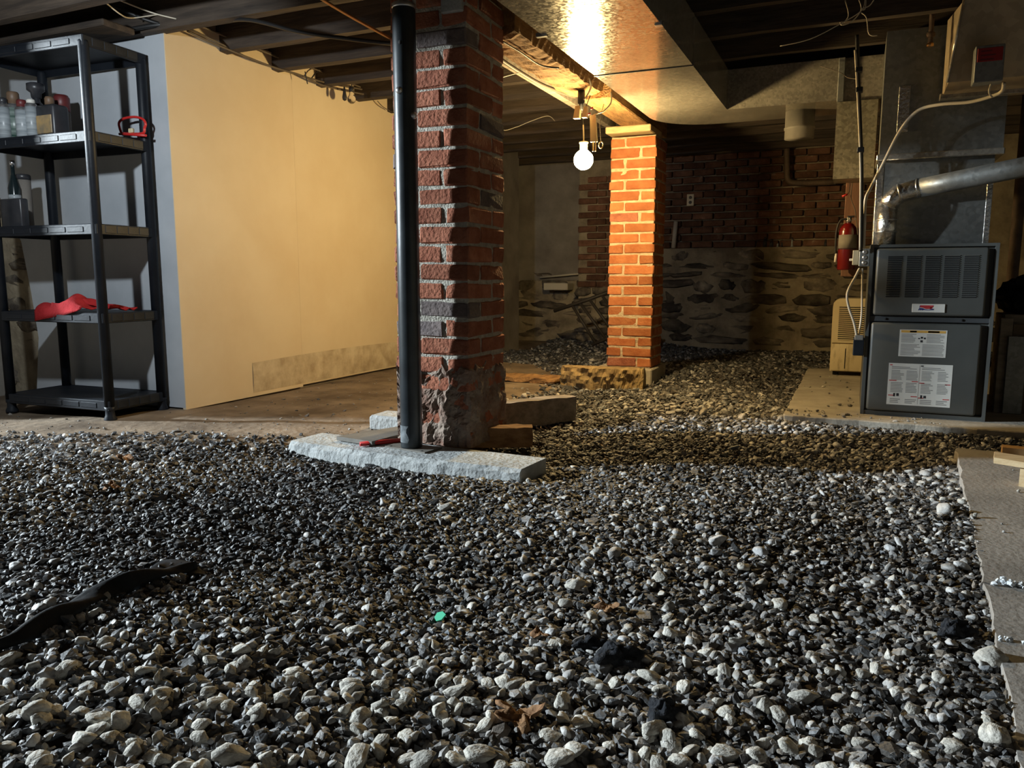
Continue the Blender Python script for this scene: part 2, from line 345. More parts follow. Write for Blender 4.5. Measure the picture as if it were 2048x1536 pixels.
# ---- left wall: two cream sheets, grimy kick strip; beside it the white return wall behind the shelves
WX, WY = -3.18, 2.95
wl = MB().box((WX-0.12, WY+0.03, -0.12), (WX-0.022, 7.4, 2.06)).build('wall_left', K['plaster_dark']); tag(wl, 'cream painted sheet wall on the left side', 'wall', kind='structure')
seam = P(605, 775, Z=0).y
for a, b in ((WY, seam-0.0002), (seam+0.0002, 6.2)):
    MB().rbox((WX-0.022, a, 0.006 + (0.012 if a > 3.2 else 0)), (WX, b, 1.99), 0.0006).build('panel', K['cream'], wl)
def strip(u, v):
    y = 3.45 + u*2.7; z = 0.028 + v*(0.175 + 0.012*math.sin(5*u)) ; return (WX+0.0045 if v not in (0,1) else WX+0.001, y, z)
MB().grid(strip, 24, 3).build('kick_strip', K['cream_dirty'], wl)
wr = MB()
wr.add([(-4.36,WY,0.015),(-4.30,WY,0.35),(-4.33,WY,0.6),(-4.38,WY,0.9),(-4.62,WY,1.3),(-5.2,WY,1.5),(-5.2,WY,1.99),(WX-0.005,WY,1.99),(WX-0.005,WY,0.015)] +
       [(-4.36,WY+.02,0.015),(-4.30,WY+.02,0.35),(-4.33,WY+.02,0.6),(-4.38,WY+.02,0.9),(-4.62,WY+.02,1.3),(-5.2,WY+.02,1.5),(-5.2,WY+.02,1.99),(WX-0.005,WY+.02,1.99),(WX-0.005,WY+.02,0.015)],
       [tuple(range(9))[::-1], tuple(range(9,18))] + [(i,(i+1)%9,9+(i+1)%9,9+i) for i in range(9)])
wr = wr.build('wall_alcove', K['white_board']); tag(wr, 'white board wall behind the black shelves', 'wall', kind='structure')

# ---- lumpy stone and brick meshes, shared by the copies
def lumpy(name, dims, m, seed, amp=0.06, bev=0.22, cuts=1):
    r = random.Random(seed); bm = bmesh.new(); bmesh.ops.create_cube(bm, size=1)
    bmesh.ops.subdivide_edges(bm, edges=bm.edges[:], cuts=cuts, use_grid_fill=True)
    for v in bm.verts:
        c = v.co * 2; n = sum(abs(abs(q) - 1) < 1e-4 for q in c)
        k = 1 - bev * (0.0 if n < 2 else 0.35 if n == 2 else 0.62)
        v.co = Vector((c.x*k*dims[0], c.y*k*dims[1], c.z*k*dims[2])) * 0.5
        v.co += Vector((r.uniform(-1,1)*dims[0]*amp*0.5, r.uniform(-1,1)*dims[1]*amp*0.6, r.uniform(-1,1)*dims[2]*amp))
    me = bpy.data.meshes.new(name); bm.to_mesh(me); bm.free()
    me.polygons.foreach_set('use_smooth', [True]*len(me.polygons)); me.materials.append(m); return me
def brickmesh(dims, m, seed, amp=0.0022, r=0.005):
    q = random.Random(seed); bm = bmesh.new(); bmesh.ops.create_cube(bm, size=1)
    for v in bm.verts: v.co = Vector((v.co.x*dims[0], v.co.y*dims[1], v.co.z*dims[2]))
    bmesh.ops.bevel(bm, geom=bm.edges[:], offset=r, segments=1, affect='EDGES')
    for v in bm.verts: v.co += Vector((q.uniform(-amp,amp), q.uniform(-amp,amp), q.uniform(-amp,amp)))
    me = bpy.data.meshes.new('brick'); bm.to_mesh(me); bm.free(); me.materials.append(m); return me
def place(me, name, parent, loc, rz=0, rx=0, ry=0, s=1):
    o = bpy.data.objects.new(name, me); COL.objects.link(o); o.parent = parent
    o.location = Vector(loc) - (parent.location if parent else Vector()); o.rotation_euler = (rx, ry, rz)
    o.scale = s if isinstance(s, (tuple, list)) else (s, s, s); return o

# ---- fieldstone bits: stone wall beyond the white board at the far left
ws = MB().box((-11, WY+0.03, -0.12), (-3.2, WY+0.10, 2.06)).box((-11, WY+0.03, 2.06), (-4.95, WY+0.10, 3.4)).build('wall_stone_left', K['wall_mortar']); tag(ws, 'dark fieldstone wall left of the white board', 'wall', kind='structure')  # raised outer stretch added to stop hatch daylight leaking to the back
stone_m = [lumpy('stone', (0.30, 0.09, 0.13), K['stone'], 100+i, 0.19, 0.5, 2) for i in range(7)]
def stone_rows(parent, x0, x1, y, zlo, zhi, seed, lmin=0.7, lmax=1.5):
    r = random.Random(seed); z = zlo
    while z < zhi:
        h = r.uniform(0.05, 0.12); x = x0 + r.uniform(-.1, 0)
        while x < x1:
            L = 0.30*r.uniform(lmin, lmax)
            place(r.choice(stone_m), 'stone', parent, (x+L/2, y + r.uniform(-.004, .030), z+h/2+r.uniform(-.012,.012)), 0, 0, r.uniform(-.12,.12), (L*1.0/0.30, 0.8, h*r.uniform(.75,1.15)/0.13))
            x += L + r.uniform(-.01, .08)
        z += h + r.uniform(0.008, 0.02)
tag(MB().box((-4.72, 2.03, -0.1), (-4.60, WY+0.03, 2.06)).build('wall_light_blocker', K['plaster_dark']), 'unseen wall added to keep the hatch daylight off the shelves', 'wall', kind='structure')  # added out of view, blocks the hatch daylight from the shelf wall
stone_rows(ws, -4.75, -4.50, WY+0.045, -0.03, 1.75, 3, 0.5, 0.9)

# ---- back wall
BY = 8.0
wb = MB().box((-4.2, BY, -0.1), (3.2, BY+0.3, 0.985)).box((-4.2, BY+0.07, 0.98), (3.2, BY+0.3, 2.06)).build('wall_back', K['wall_mortar'])
tag(wb, 'back wall of fieldstone below and old brick above', 'wall', kind='structure')
stone_rows(wb, -3.5, 0.9, BY+0.008, 0.02, 0.87, 5, 0.6, 1.8)
bw = [brickmesh((0.2, 0.06, 0.058), K['brick_wall'], 200+i, 0.003, 0.006) for i in range(5)]
row = 0; z = 1.02
while z < 1.9:
    x = -2.3 + (0.105 if row % 2 else 0)
    while x < 0.75:
        place(random.choice(bw), 'brick', wb, (x, BY+0.052+random.uniform(-.004,.006), z+random.uniform(-.003,.003)), random.uniform(-.02,.02), 0, random.uniform(-.015,.015))
        x += 0.2125
    z += 0.0715; row += 1
# plastered recess at the far left, and the pier that ends it
MB().box((-3.7, BY-0.03, 0.66), (-2.72, BY+0.065, 1.95)).build('plaster_panel', K['plaster_dark'], wb)
pr_ = MB().box((-2.70, BY-0.16, -0.1), (-2.0, BY-0.005, 1.95)).build('wall_pier', K['wall_mortar']); tag(pr_, 'rough brick and stone pier against the back wall', 'pier', kind='structure')
row = 0; z = 0.62
while z < 1.75:
    x = -2.60 + (0.1 if row % 2 else 0)
    while x < -1.98:
        place(random.choice(bw), 'brick', pr_, (x, BY-0.165+random.uniform(-.005,.005), z), random.uniform(-.02,.02)); x += 0.2125
    z += 0.0715; row += 1
stone_rows(pr_, -2.66, -2.05, BY-0.17, 0.02, 0.56, 9, 0.5, 0.9)
# right and rear walls close the room (dark stone)
for nm, a, b, lab in (('wall_right', (3.2,-0.8,-0.12), (3.4,8.4,2.06), 'dark stone wall on the right side'),):
    tag(MB().box(a, b).build(nm, K['wall_mortar']), lab, 'wall', kind='structure')

# ---- beam resting on the pillars
bmz = 1.70
def log(y0, y1, x0, x1, zb, zt, n, seed, taper=0):
    r = random.Random(seed); rows = []
    prof = [(-1,.30),(-.92,.05),(-.6,-.02),(0,-.03),(.6,0),(.93,.08),(1,.35),(1,1),(-1,1)]
    for i in range(n+1):
        t = i/n; cx = (x0+x1)/2 + r.uniform(-.004,.004); hw = (x1-x0)/2
        up_ = (taper*max(0, (t-0.85)/0.15)**2)
        for a, b in prof: rows.append((cx + a*hw + r.uniform(-.004,.004), y0+(y1-y0)*t, zb + b*(zt-zb) + up_*(1-b) + (r.uniform(-.006,.006) if b < .5 else 0)))
    k = len(prof); ff = [(k*i+q, k*i+(q+1) % k, k*i+k+(q+1) % k, k*i+k+q) for i in range(n) for q in range(k)]
    return MB().add(rows, ff + [tuple(range(k))[::-1], tuple(range(k*n, k*n+k))], 0, False)
o = log(3.115, 4.42, -1.56, -1.36, bmz+0.005, 1.893, 40, 1, 0.05).build('support_beam', K['beam']); tag(o, 'rough hewn beam lit orange running from the front brick pillar', 'beam')
o = MB().rbox((-1.50, 4.36, bmz-0.002), (-1.315, 5.75, 1.80), 0.006).build('support_beam', K['beam']); tag(o, 'short sawn beam resting on top of the far brick pillar', 'beam')
o = MB().rbox((-1.70, 3.13, 1.755), (-1.655, 5.6, 1.885), 0.004).build('ledger_board', K['timber']); tag(o, 'long grey board beside the beam, under the joists', 'board')
o = MB().rbox((-1.60, 5.16, 1.652), (-1.29, 5.48, 1.697), 0.006).build('shim_block', K['pine']); tag(o, 'thick wooden shim between the far pillar and its beam', 'wood block')

# ================================================================ PILLARS
def pillar(name, x0, y0, W, z0, course, n, label, mats, mortar, seed):
    r = random.Random(seed)
    t = thing(name, (x0+W/2, y0+W/2, z0), label, 'pillar')
    h = course-0.012
    L = 0.205*W/0.315; S = 0.098*W/0.315; g = W-L-S
    ms = {k: [brickmesh((L, S, h), k, seed*50+i*7+j, 0.0035, 0.0055) for i in range(5)] for j, k in enumerate(mats)}
    ins = 0.0058
    core = MB().grid(lambda u, v: (0,0,0), 1, 1); core = MB()
    nz_ = n*3
    per = [(0,0)] + [(i/6,0) for i in range(1,6)] + [(1,0)] + [(1,i/6) for i in range(1,6)] + [(1,1)] + [(1-i/6,1) for i in range(1,6)] + [(0,1)] + [(0,1-i/6) for i in range(1,6)]
    kk = len(per); vv = []
    for i in range(nz_+1):
        for a, b in per:
            e = 0.0026
            vv.append((x0+ins+a*(W-2*ins)+r.uniform(-e,e), y0+ins+b*(W-2*ins)+r.uniform(-e,e), z0+n*course*i/nz_))
    core.add(vv, [(kk*i+q, kk*i+(q+1) % kk, kk*i+kk+(q+1) % kk, kk*i+kk+q) for i in range(nz_) for q in range(kk)] + [tuple(range(kk*nz_, kk*nz_+kk))])
    core.build('mortar_core', mortar, t)
    for c in range(n):
        zc = z0 + c*course + h/2 + 0.004
        if c % 2 == 0:
            pos = [(L/2, S/2, 0), (W-S/2, L/2, 1), (W-L/2, W-S/2, 0), (S/2, W-L/2, 1)]
        else:
            pos = [(W-L/2, S/2, 0), (W-S/2, W-L/2, 1), (L/2, W-S/2, 0), (S/2, L/2, 1)]
        for px, py, turn in pos:
            k = mats[0] if r.random() < 0.92 else mats[-1]
            # worn bricks sit slightly back from the face, others stand proud
            ox = (px-W/2)/(W/2)*r.uniform(-.004,.005); oy = (py-W/2)/(W/2)*r.uniform(-.004,.005)
            place(r.choice(ms[k]), 'brick', t, (x0+px+ox, y0+py+oy, zc+r.uniform(-.002,.002)), (math.pi/2 if turn else 0) + r.uniform(-.014,.014), r.uniform(-.012,.012), r.uniform(-.012,.012), r.uniform(.985,1.01))
    return t
near = pillar('brick_pillar', -1.76, 2.768, 0.343, 0.0, 0.0755, 24, 'dark red brick pillar with crumbling base behind the steel post', [K['brick'], K['brick_dark']], K['mortar'], 3)
far = pillar('brick_pillar', -1.572, 5.20, 0.312, 0.075, 0.0707, 22, 'orange brick pillar lit by the hanging bulb', [K['brick_orange'], K['brick_orange'], K['brick']], K['mortar_pale'], 5)
# crumbling render round the foot of the near pillar
def parge():
    m = MB(); r = random.Random(4); W = 0.343; x0, y0 = -1.76, 2.768; per = []
    for (ax, ay, bx, by) in ((0,W,0,0),(0,0,W,0),(W,0,W,W)):
        for i in range(30): per.append((ax+(bx-ax)*i/30, ay+(by-ay)*i/30, (ax==bx)*(-1 if ax==0 else 1), (ay==by)*-1))
    per.append((W, W, 1, 0)); k = len(per); n = 36; vv = []
    from mathutils import noise as N_
    top = [0.34 + 0.10*N_.noise(Vector((i*0.13, 3.0, 0))) + 0.03*N_.noise(Vector((i*0.5, 7.0, 0))) for i in range(k)]
    for j in range(n+1):
        t = j/n
        for i, (a, b, nx_, ny_) in enumerate(per):
            z = t*top[i]; q = Vector((a, b, z))
            off = 0.002 + 0.005*(1-t) + 0.016*N_.noise(q*14) + 0.010*N_.noise(q*38) + 0.005*N_.noise(q*90)
            if t > 0.97: off = -0.012
            vv.append((x0+a+nx_*off, y0+b+ny_*off, z))
    m.add(vv, [(k*j+i, k*j+i+1, k*j+k+i+1, k*j+k+i) for j in range(n) for i in range(k-1)], 0, False)
    m.build('crumbling_render', K['parge'], near)
parge()
q = P(883, 28, Y=2.76); q2 = P(925, 28, Y=2.76)
o = MB().rbox((q.x, 2.752, q.z), (q2.x, 2.785, 1.80), 0.004).build('packing_block', K['concrete_grey']); tag(o, 'grey packing piece set into the top of the front pillar', 'block')
# concrete foot under the far pillar
o = MB().rbox((-1.64, 5.13, -0.1), (-1.235, 5.56, 0.074), 0.008).build('pillar_footing', K['concrete']); tag(o, 'square concrete footing under the orange brick pillar', 'footing')

# ================================================================ FLOOR SLABS
def slab(name, poly, zt, zb, m, label):
    r = random.Random(2); pts = []
    n = len(poly)
    for i in range(n):
        a, b = poly[i], poly[(i+1) % n]; k = max(2, int(np.hypot(*(b-a))/0.05))
        for j in range(k): pts.append((a[0]+(b[0]-a[0])*j/k + r.uniform(-.006,.006), a[1]+(b[1]-a[1])*j/k + r.uniform(-.006,.006)))
    k = len(pts); c = np.mean(np.array(pts), 0)
    ins = [((p[0]-c[0])*0.998+c[0], (p[1]-c[1])*0.998+c[1]) for p in pts]
    mb = MB().add([(p[0],p[1],zb) for p in pts] + [(p[0],p[1],zt-0.005) for p in pts] + [(p[0],p[1],zt) for p in ins],
        [(i,(i+1)%k,k+(i+1)%k,k+i) for i in range(k)] + [(k+i,k+(i+1)%k,2*k+(i+1)%k,2*k+i) for i in range(k)] + [tuple(range(2*k,3*k))])
    o = mb.build(name, m); tag(o, label, 'slab', kind='structure'); return o
def ccw(p): 
    a = sum(p[i][0]*p[(i+1)%len(p)][1]-p[(i+1)%len(p)][0]*p[i][1] for i in range(len(p))); return p if a > 0 else p[::-1]
slab('trim_1', ccw(FSLAB), 0.0, -0.14, K['concrete'], 'tan concrete pad under the furnace')
slab('trim_2', ccw(RSLAB), 0.0, -0.14, K['slab_dark'], 'grey concrete slab along the right edge')
# footing under the steel post
fp = [P(577,882,Z=0), P(1030,925,Z=0)]
o = MB(); r = random.Random(8); n = 26; vv = []
A = Vector((-2.19,2.575,0)); B_ = Vector((-1.085,2.53,0)); back = Vector((0.02,0.20,0))
for i in range(n+1):
    t = i/n; q = A.lerp(B_, t); d = 0.03*math.sin(t*3.0) ; e = lambda: r.uniform(-.004,.004)
    f = Vector((0,-d,0))
    vv += [q+f+Vector((0,e()-.012,-0.14)), q+f+Vector((0,e()-.006,-0.015+e())), q+f+Vector((0,0.014+e(),-0.001)), q+back+Vector((0,0,0.0)), q+back+Vector((0,0,-0.14))]
o.add(vv, [(5*i+c, 5*i+c+5, 5*i+c+6, 5*i+c+1) for i in range(n) for c in range(4)] + [(0,1,2,3,4), tuple(5*n+c for c in range(5))[::-1]])
o = o.build('footing_strip', K['concrete_grey']); tag(o, 'long pale concrete strip under the steel post', 'footing')

# ================================================================ STEEL POST
PX, PY = -1.634, 2.668
t = thing('steel_post', (PX, PY, 0.006), 'black adjustable steel post standing before the front brick pillar', 'post')
MB().lathe((PX,PY,0.006), [(0.043,0),(0.0445,0.006),(0.0445,1.700),(0.043,1.706)], 32).build('tube', K['blackpaint'], t)
MB().lathe((PX,PY,1.710), [(0.0445,0),(0.0455,0.004),(0.0455,0.016),(0.040,0.02)], 28).build('collar', K['steel'], t)
m = MB(); prof = []
for i in range(60): prof.append((0.0205 if i % 2 else 0.0185, i*0.0027))
MB().lathe((PX,PY,1.728), prof, 18).build('threaded_rod', K['steel'], t)
for u, v in ((799,181),(832,227)):
    q = P(u, v, Y=PY-0.042); s = MB()
    d = Vector((q.x-PX, -0.02, 0)).normalized(); c0 = Vector((PX,PY,q.z)) + d*0.045
    M_ = Matrix.Translation(c0) @ d.to_track_quat('Z','Y').to_matrix().to_4x4()
    bm_ = [(0.0,0.0)]; mb = MB().lathe((0,0,0), [(0.014,-0.004),(0.014,0.002),(0.0115,0.008),(0.006,0.012)], 14)
    mb.v = [tuple(M_ @ Vector(p)) for p in mb.v]; mb.build('bolt', K['steel'], t)
q = P(800, 85, Y=PY-0.04); d = Vector((q.x-PX, -0.030, 0)).normalized(); M_ = Matrix.Translation(Vector((PX,PY,q.z)) + d*0.0435) @ d.to_track_quat('Z','Y').to_matrix().to_4x4()
mb = MB().lathe((0,0,0), [(0.008,-0.01),(0.008,0.0018)], 14); mb.v = [tuple(M_ @ Vector(p)) for p in mb.v]; mb.build('pin_hole', K['void'], t)
def wrap(u, v): a = math.radians(-150+u*70+ 8*math.sin(7*v)); return (PX+0.0452*math.cos(a), PY+0.0452*math.sin(a), 0.03+v*0.07)
mb = MB().grid(wrap, 8, 5).build('paint_smear', mat('grey_smear', (0.06,0.075,0.085), (0.20,0.225,0.24), scale=40, rough=0.6), t)
b4 = [P(777,902,Z=0.006), P(868,912,Z=0.006), P(872,893,Z=0.006), P(800,888,Z=0.006)]
b4 = [Vector((-1.745,2.638,0)), Vector((-1.535,2.604,0)), Vector((-1.515,2.71,0)), Vector((-1.725,2.735,0))]
MB().hexa(b4, [p+Vector((0,0,0.006)) for p in b4]).build('base_plate', K['slate'], t)
for p in b4[:2]:
    c = p.lerp(Vector((PX,PY,0)), 0.22); MB().lathe((c.x,c.y,0.0055), [(0.006,0),(0.006,0.0012)], 10).build('bolt_hole', K['void'], t)
# red tube on the footing
a = P(742, 906, Z=0.012); b = P(806, 876, Z=0.016)
a = Vector((-1.845,2.605,0.011)); b = Vector((-1.70,2.76,0.013))
o = MB().tube([a, a.lerp(b,.5), b], 0.0095, 14).build('red_tube', K['redplastic']); tag(o, 'thin red plastic tube lying against the steel post', 'tube')
# slate and block behind the post
q = [Vector((-2.00,2.655,0)), Vector((-1.80,2.625,0)), Vector((-1.755,2.92,0)), Vector((-1.86,2.985,0))]
o = MB().hexa([p+Vector((0,0,0.004)) for p in q], [p+Vector((0,0,0.022)) for p in q]).build('slate_board', K['slate']); tag(o, 'flat dark slate board on the footing left of the steel post', 'board')
o = MB().rbox((-2.06,2.98,-0.02), (-1.80,3.14,0.055), 0.012).build('concrete_block', K['concrete_grey']); tag(o, 'small grey concrete lump behind the slate board', 'block')

# ================================================================ TIMBERS ON THE GRAVEL
def beamlet(name, p0, p1, w_, h_, z0, m, label, cat='timber', rough=0.006, n=14, seed=1, rot=0.0):
    """beam lying along p0-p1 (front bottom edge)"""
    r = random.Random(seed); p0 = Vector((*p0, z0)); p1 = Vector((*p1, z0)); d = (p1-p0).normalized(); s = Vector((-d.y, d.x, 0)); rows = []
    if s.y < 0: s = -s
    for i in range(n+1):
        q = p0.lerp(p1, i/n); e = lambda k=1: r.uniform(-rough,rough)*k
        for a, b in ((0,0),(0,.5),(0.02,1),(.5,1),(0.98,1),(1,.5),(1,0)):
            rows.append(q + s*(a*w_+e()) + Vector((0,0,b*h_+e() - (rot*r.random() if b < 1 else 0))) + d*(e() if 0 < i < n else e(rot*60+1)))
    mb = MB().add(rows, [(7*i+c, 7*i+(c+1)%7, 7*i+7+(c+1)%7, 7*i+7+c) for i in range(n) for c in range(7)] + [tuple(range(7))[::-1], tuple(range(7*n,7*n+7))])
    o = mb.build(name, m); tag(o, label, cat); return o
p0 = P(1003, 862, Z=-0.01); p1 = P(1152, 838, Z=-0.02)
beamlet('timber', (-1.72,3.02), (p1.x,p1.y), 0.10, 0.125, -0.03, K['timber'], 'thick grey squared timber right of the front pillar', rough=0.003, seed=2)
p1 = P(1066, 890, Z=-0.02)
beamlet('timber', (-1.66,2.80), (p1.x,p1.y), 0.09, 0.085, -0.03, mat('brown_timber', (0.18,0.09,0.04), (0.36,0.21,0.10), scale=5, rough=0.8, bump=0.3, stretch=(1,6,6)), 'short brown timber end poking out past the front pillar', rough=0.003, seed=3)
p0 = P(1120, 768, Z=-0.01); p1 = P(1285, 775, Z=-0.01)
def rotten():
    from mathutils import noise as N_
    A_ = Vector((p0.x,p0.y,0)); B2 = Vector((p1.x,p1.y,0)); d = (B2-A_).normalized(); sd_ = Vector((-d.y,d.x,0)); L_ = (B2-A_).length; n = 60
    prof = [(0,-.04),(0,0),(0,.025),(-.005,.05),(0,.075),(.008,.10),(.04,.105),(.08,.105),(.12,.105),(.16,.10),(.17,.05),(.17,-.04)]; k = len(prof); vv = []
    for i in range(n+1):
        t = i/n; end = min(t, 1-t)*n
        for j, (a, b) in enumerate(prof):
            q = A_+d*(L_*t)+sd_*a+Vector((0,0,b)); o_ = 0
            if j <= 5: o_ = 0.055*max(0, N_.noise(q*17)+.12) + 0.018*N_.noise(q*48)
            q = q + sd_*o_ + Vector((0,0,(0.006*N_.noise(q*30) if b > 0 else 0) - (0.03 if end < 1 and j in (5,6) else 0))) + d*((0.02*N_.noise(q*25)) if end < 2 else 0)
            vv.append(q)
    o = MB().add(vv, [(k*i+c, k*i+k+c, k*i+k+(c+1)%k, k*i+(c+1)%k) for i in range(n) for c in range(k)] + [tuple(range(k)), tuple(range(k*n,k*n+k))[::-1]]).build('rotten_timber', K['rotten'])
    tag(o, 'rotten crumbling timber lying before the orange pillar', 'timber')
rotten()
q0, q1 = P(1008, 775, Z=0.0), P(1140, 768, Z=0.0)
beamlet('plank_offcut', (-2.45,4.72), (q1.x-.10,q1.y-.03), 0.22, 0.03, -0.005, K['beam'], 'thin plank half buried in dirt behind the front pillar', 'board', seed=5)

# ================================================================ SHELF UNIT
FL = Vector((-3.975,2.552,0)); FR = Vector((-3.290,2.585,0)); ux = (FR-FL).normalized(); uy = Vector((-ux.y,ux.x,0)); SW = (FR-FL).length; SD = 0.325
def S(a, b, z): return FL + ux*a + uy*b + Vector((0,0,z))
RM = Matrix.Translation(FL) @ Matrix(((ux.x,uy.x,0,0),(ux.y,uy.y,0,0),(0,0,1,0),(0,0,0,1)))
sh = thing('shelf_unit', S(SW/2, SD/2, 0), 'black plastic five tier shelf unit against the white wall', 'shelf')
tiers = [0.10, 0.525, 0.945, 1.368, 1.79]
for a, b in ((0,0),(SW,0),(0,SD),(SW,SD)):
    p = MB().lathe(S(a,b,0.07), [(0.024,0),(0.024,1.69),(0.021,1.70)], 16).build('post', K['blackplastic'], sh)
    MB().lathe(S(a,b,0), [(0.029,0),(0.030,0.012),(0.022,0.03),(0.021,0.055),(0.026,0.072)], 16).build('foot', K['blackplastic'], sh)
for k, zt in enumerate(tiers):
    m = MB()
    m.rbox((-0.012,-0.012,zt-0.012), (SW+0.012,SD+0.012,zt), 0.003, M=RM)
    for a, b in (((-0.018,-0.020,zt-0.048),(SW+0.018,-0.008,zt+0.002)), ((-0.018,SD+0.008,zt-0.048),(SW+0.018,SD+0.020,zt+0.002)), ((-0.020,-0.018,zt-0.048),(-0.008,SD+0.018,zt+0.002)), ((SW+0.008,-0.018,zt-0.048),(SW+0.020,SD+0.018,zt+0.002))):
        m.rbox(a, b, 0.003, M=RM)
    s_ = m.build('shelf', K['blackplastic'], sh)
    for j in range(5):   # moulded panels along the rims
        a0 = 0.05+j*(SW-0.10)/5; MB().rbox((a0,-0.0225,zt-0.036), (a0+(SW-0.10)/5-0.012,-0.018,zt-0.010), 0.002, M=RM).build('rim_panel', K['blackplastic'], s_)
    for j in range(4):
        b0 = 0.03+j*(SD-0.06)/4; MB().rbox((SW+0.018,b0,zt-0.040), (SW+0.0225,b0+(SD-0.06)/4-0.006,zt-0.003), 0.002, M=RM).build('rim_panel', K['blackplastic'], s_)
o = MB().rbox((-4.9,2.68,1.862),(-3.27,2.86,1.892),0.006).build('header_beam', K['joist']); tag(o, 'dark flat timber under the joists above the shelf unit', 'beam')
# things on the shelves
def bottle(name, u0, u1, Yp, z0, vt, prof, mats, label, cat, parts=None, group=None):
    """prof: list of (name, material, [(rel radius, rel height)...])"""
    a, b = P(u0, 200, Y=Yp), P(u1, 200, Y=Yp); c = (a+b)/2; R = (b-a).length/2*0.93; H = P((u0+u1)/2, vt, Y=Yp).z - z0
    t = thing(name, (c.x, c.y, z0), label, cat, group)
    for nm, mt, pf in prof: MB().lathe((c.x,c.y,z0), [(r_*R, h_*H) for r_, h_ in pf], 18).build(nm, K[mt], t)
    return t
zs = tiers[3]+0.001
can = lambda lm, cm, top=0.80: [('body', 'steel', [(0.94,0),(1,0.012),(1,top-0.04),(0.8,top),(0.55,top+0.015)]), ('label', lm, [(1.012,0.05),(1.012,top-0.08)]), ('cap', cm, [(0.72,top),(0.72,0.97),(0.60,1.0)])]
bottle('spray_can', -4, 13, 2.62, zs, 196, can('canwhite','candark',0.86), 0, 'white spray can cut off by the left picture edge', 'can')
bottle('spray_can', 15, 37, 2.67, zs, 184, can('cangreen','captan',0.76), 0, 'dark green spray can with a tan cap', 'can')
bottle('spray_can', 33, 51, 2.64, zs, 200, can('canwhite','capred',0.82), 0, 'small white spray can with a dull red nozzle', 'can')
bottle('spray_can', 53, 69, 2.66, zs, 199, can('canwhite','whiteplastic',0.90), 0, 'slim white spray can with a white cap', 'can')
bottle('pump_bottle', 60, 86, 2.74, zs, 166, [('body','candark',[(0.95,0),(1,0.02),(1,0.55),(0.75,0.64),(0.38,0.70),(0.38,0.76)]), ('label','canwhite',[(1.012,0.06),(1.012,0.40)]), ('pump_head','candark',[(0.5,0.76),(0.55,0.84),(0.9,0.88),(0.9,0.98),(0.6,1.0)])], 0, 'tall dark bottle with a black pump head', 'bottle')
jug = thing('plastic_jug', S(0.315,0.16,zs), 'dark jug with a tan label next to the shelf post', 'jug')
a, b = P(83,200,Y=2.70), P(119,200,Y=2.70); H = P(100,193,Y=2.70).z - zs
MB().rbox((a.x,2.66,zs), (b.x,2.75,zs+H*0.80), 0.016, 3).build('body', K['candark'], jug); MB().rbox((a.x+0.01,2.655,zs+0.03), (b.x-0.012,2.661,zs+H*0.55), 0.002).build('label', K['labelyellow'], jug)
MB().lathe(((a.x+b.x)/2-0.015,2.705,zs+H*0.80), [(0.022,0),(0.022,H*0.16),(0.018,H*0.2)], 14).build('cap', K['captan'], jug)
a, b = P(113,200,Y=2.80), P(133,200,Y=2.80); H = P(120,191,Y=2.80).z - zs
o = thing('spray_can', ((a.x+b.x)/2, 2.80, zs), 'dark grey can with a dull red lid beside the jug', 'can'); R = (b.x-a.x)/2
MB().lathe(((a.x+b.x)/2,2.80,zs), [(R,0),(R,H*0.66)], 18).build('body', K['plaster_dark'], o); MB().lathe(((a.x+b.x)/2,2.80,zs+H*0.66), [(R*1.03,0),(R*1.03,H*0.28),(R*0.8,H*0.34)], 18).build('lid', K['capred'], o)
zs = tiers[2]+0.001
bottle('glass_bottle', 5, 21, 2.70, zs, 322, [('body','bluegrey_glass',[(0.95,0),(1,0.02),(1,0.60),(0.5,0.75),(0.33,0.80),(0.33,0.95)]), ('cap','steel',[(0.42,0.93),(0.42,1.0)]), ('label','canwhite',[(1.012,0.42),(1.012,0.50)])], 0, 'dark glass bottle with a bright cap on the middle shelf', 'bottle')
bottle('paint_tin', 23, 42, 2.76, zs, 350, [('body','plaster_dark',[(1,0),(1,0.9)]), ('lid','candark',[(1.05,0.9),(1.05,0.98),(0.9,1.0)])], 0, 'pale grey tin with a dark lid on the middle shelf', 'tin')
a = P(6,400,Y=2.62); b = P(47,400,Y=2.62); zt = P(20,398,Y=2.62).z
o = MB().rbox((a.x,2.60,zs), (b.x,2.645,zt), 0.008, 2).build('black_case', K['candark']); tag(o, 'squat black plastic case at the left of the middle shelf', 'case')
# red hand tool
tool = thing('red_hand_tool', P(265,272,Y=2.87), 'bright red loop handled tool on the upper shelf', 'tool'); tool.location.z = tiers[3]+0.001
lp = [P(u, v, Y=2.87) for u, v in ((243,267),(238,250),(241,241),(252,236),(270,234),(285,238),(291,247),(289,256),(284,267))]
MB().tube(spl(lp+[lp[0]], 5)[:-1], 0.0062, 10, closed=True).build('loop_handle', K['redplastic'], tool)
MB().tube([P(u,v,Y=2.865) for u,v in ((239,268),(262,269),(292,271))], 0.0065, 10).build('base_bar', K['redplastic'], tool)
q = P(262,262,Y=2.87); MB().rbox(q+Vector((-.012,-.008,-.010)), q+Vector((.018,.008,.012)), 0.003).build('trigger', K['ivory'], tool)
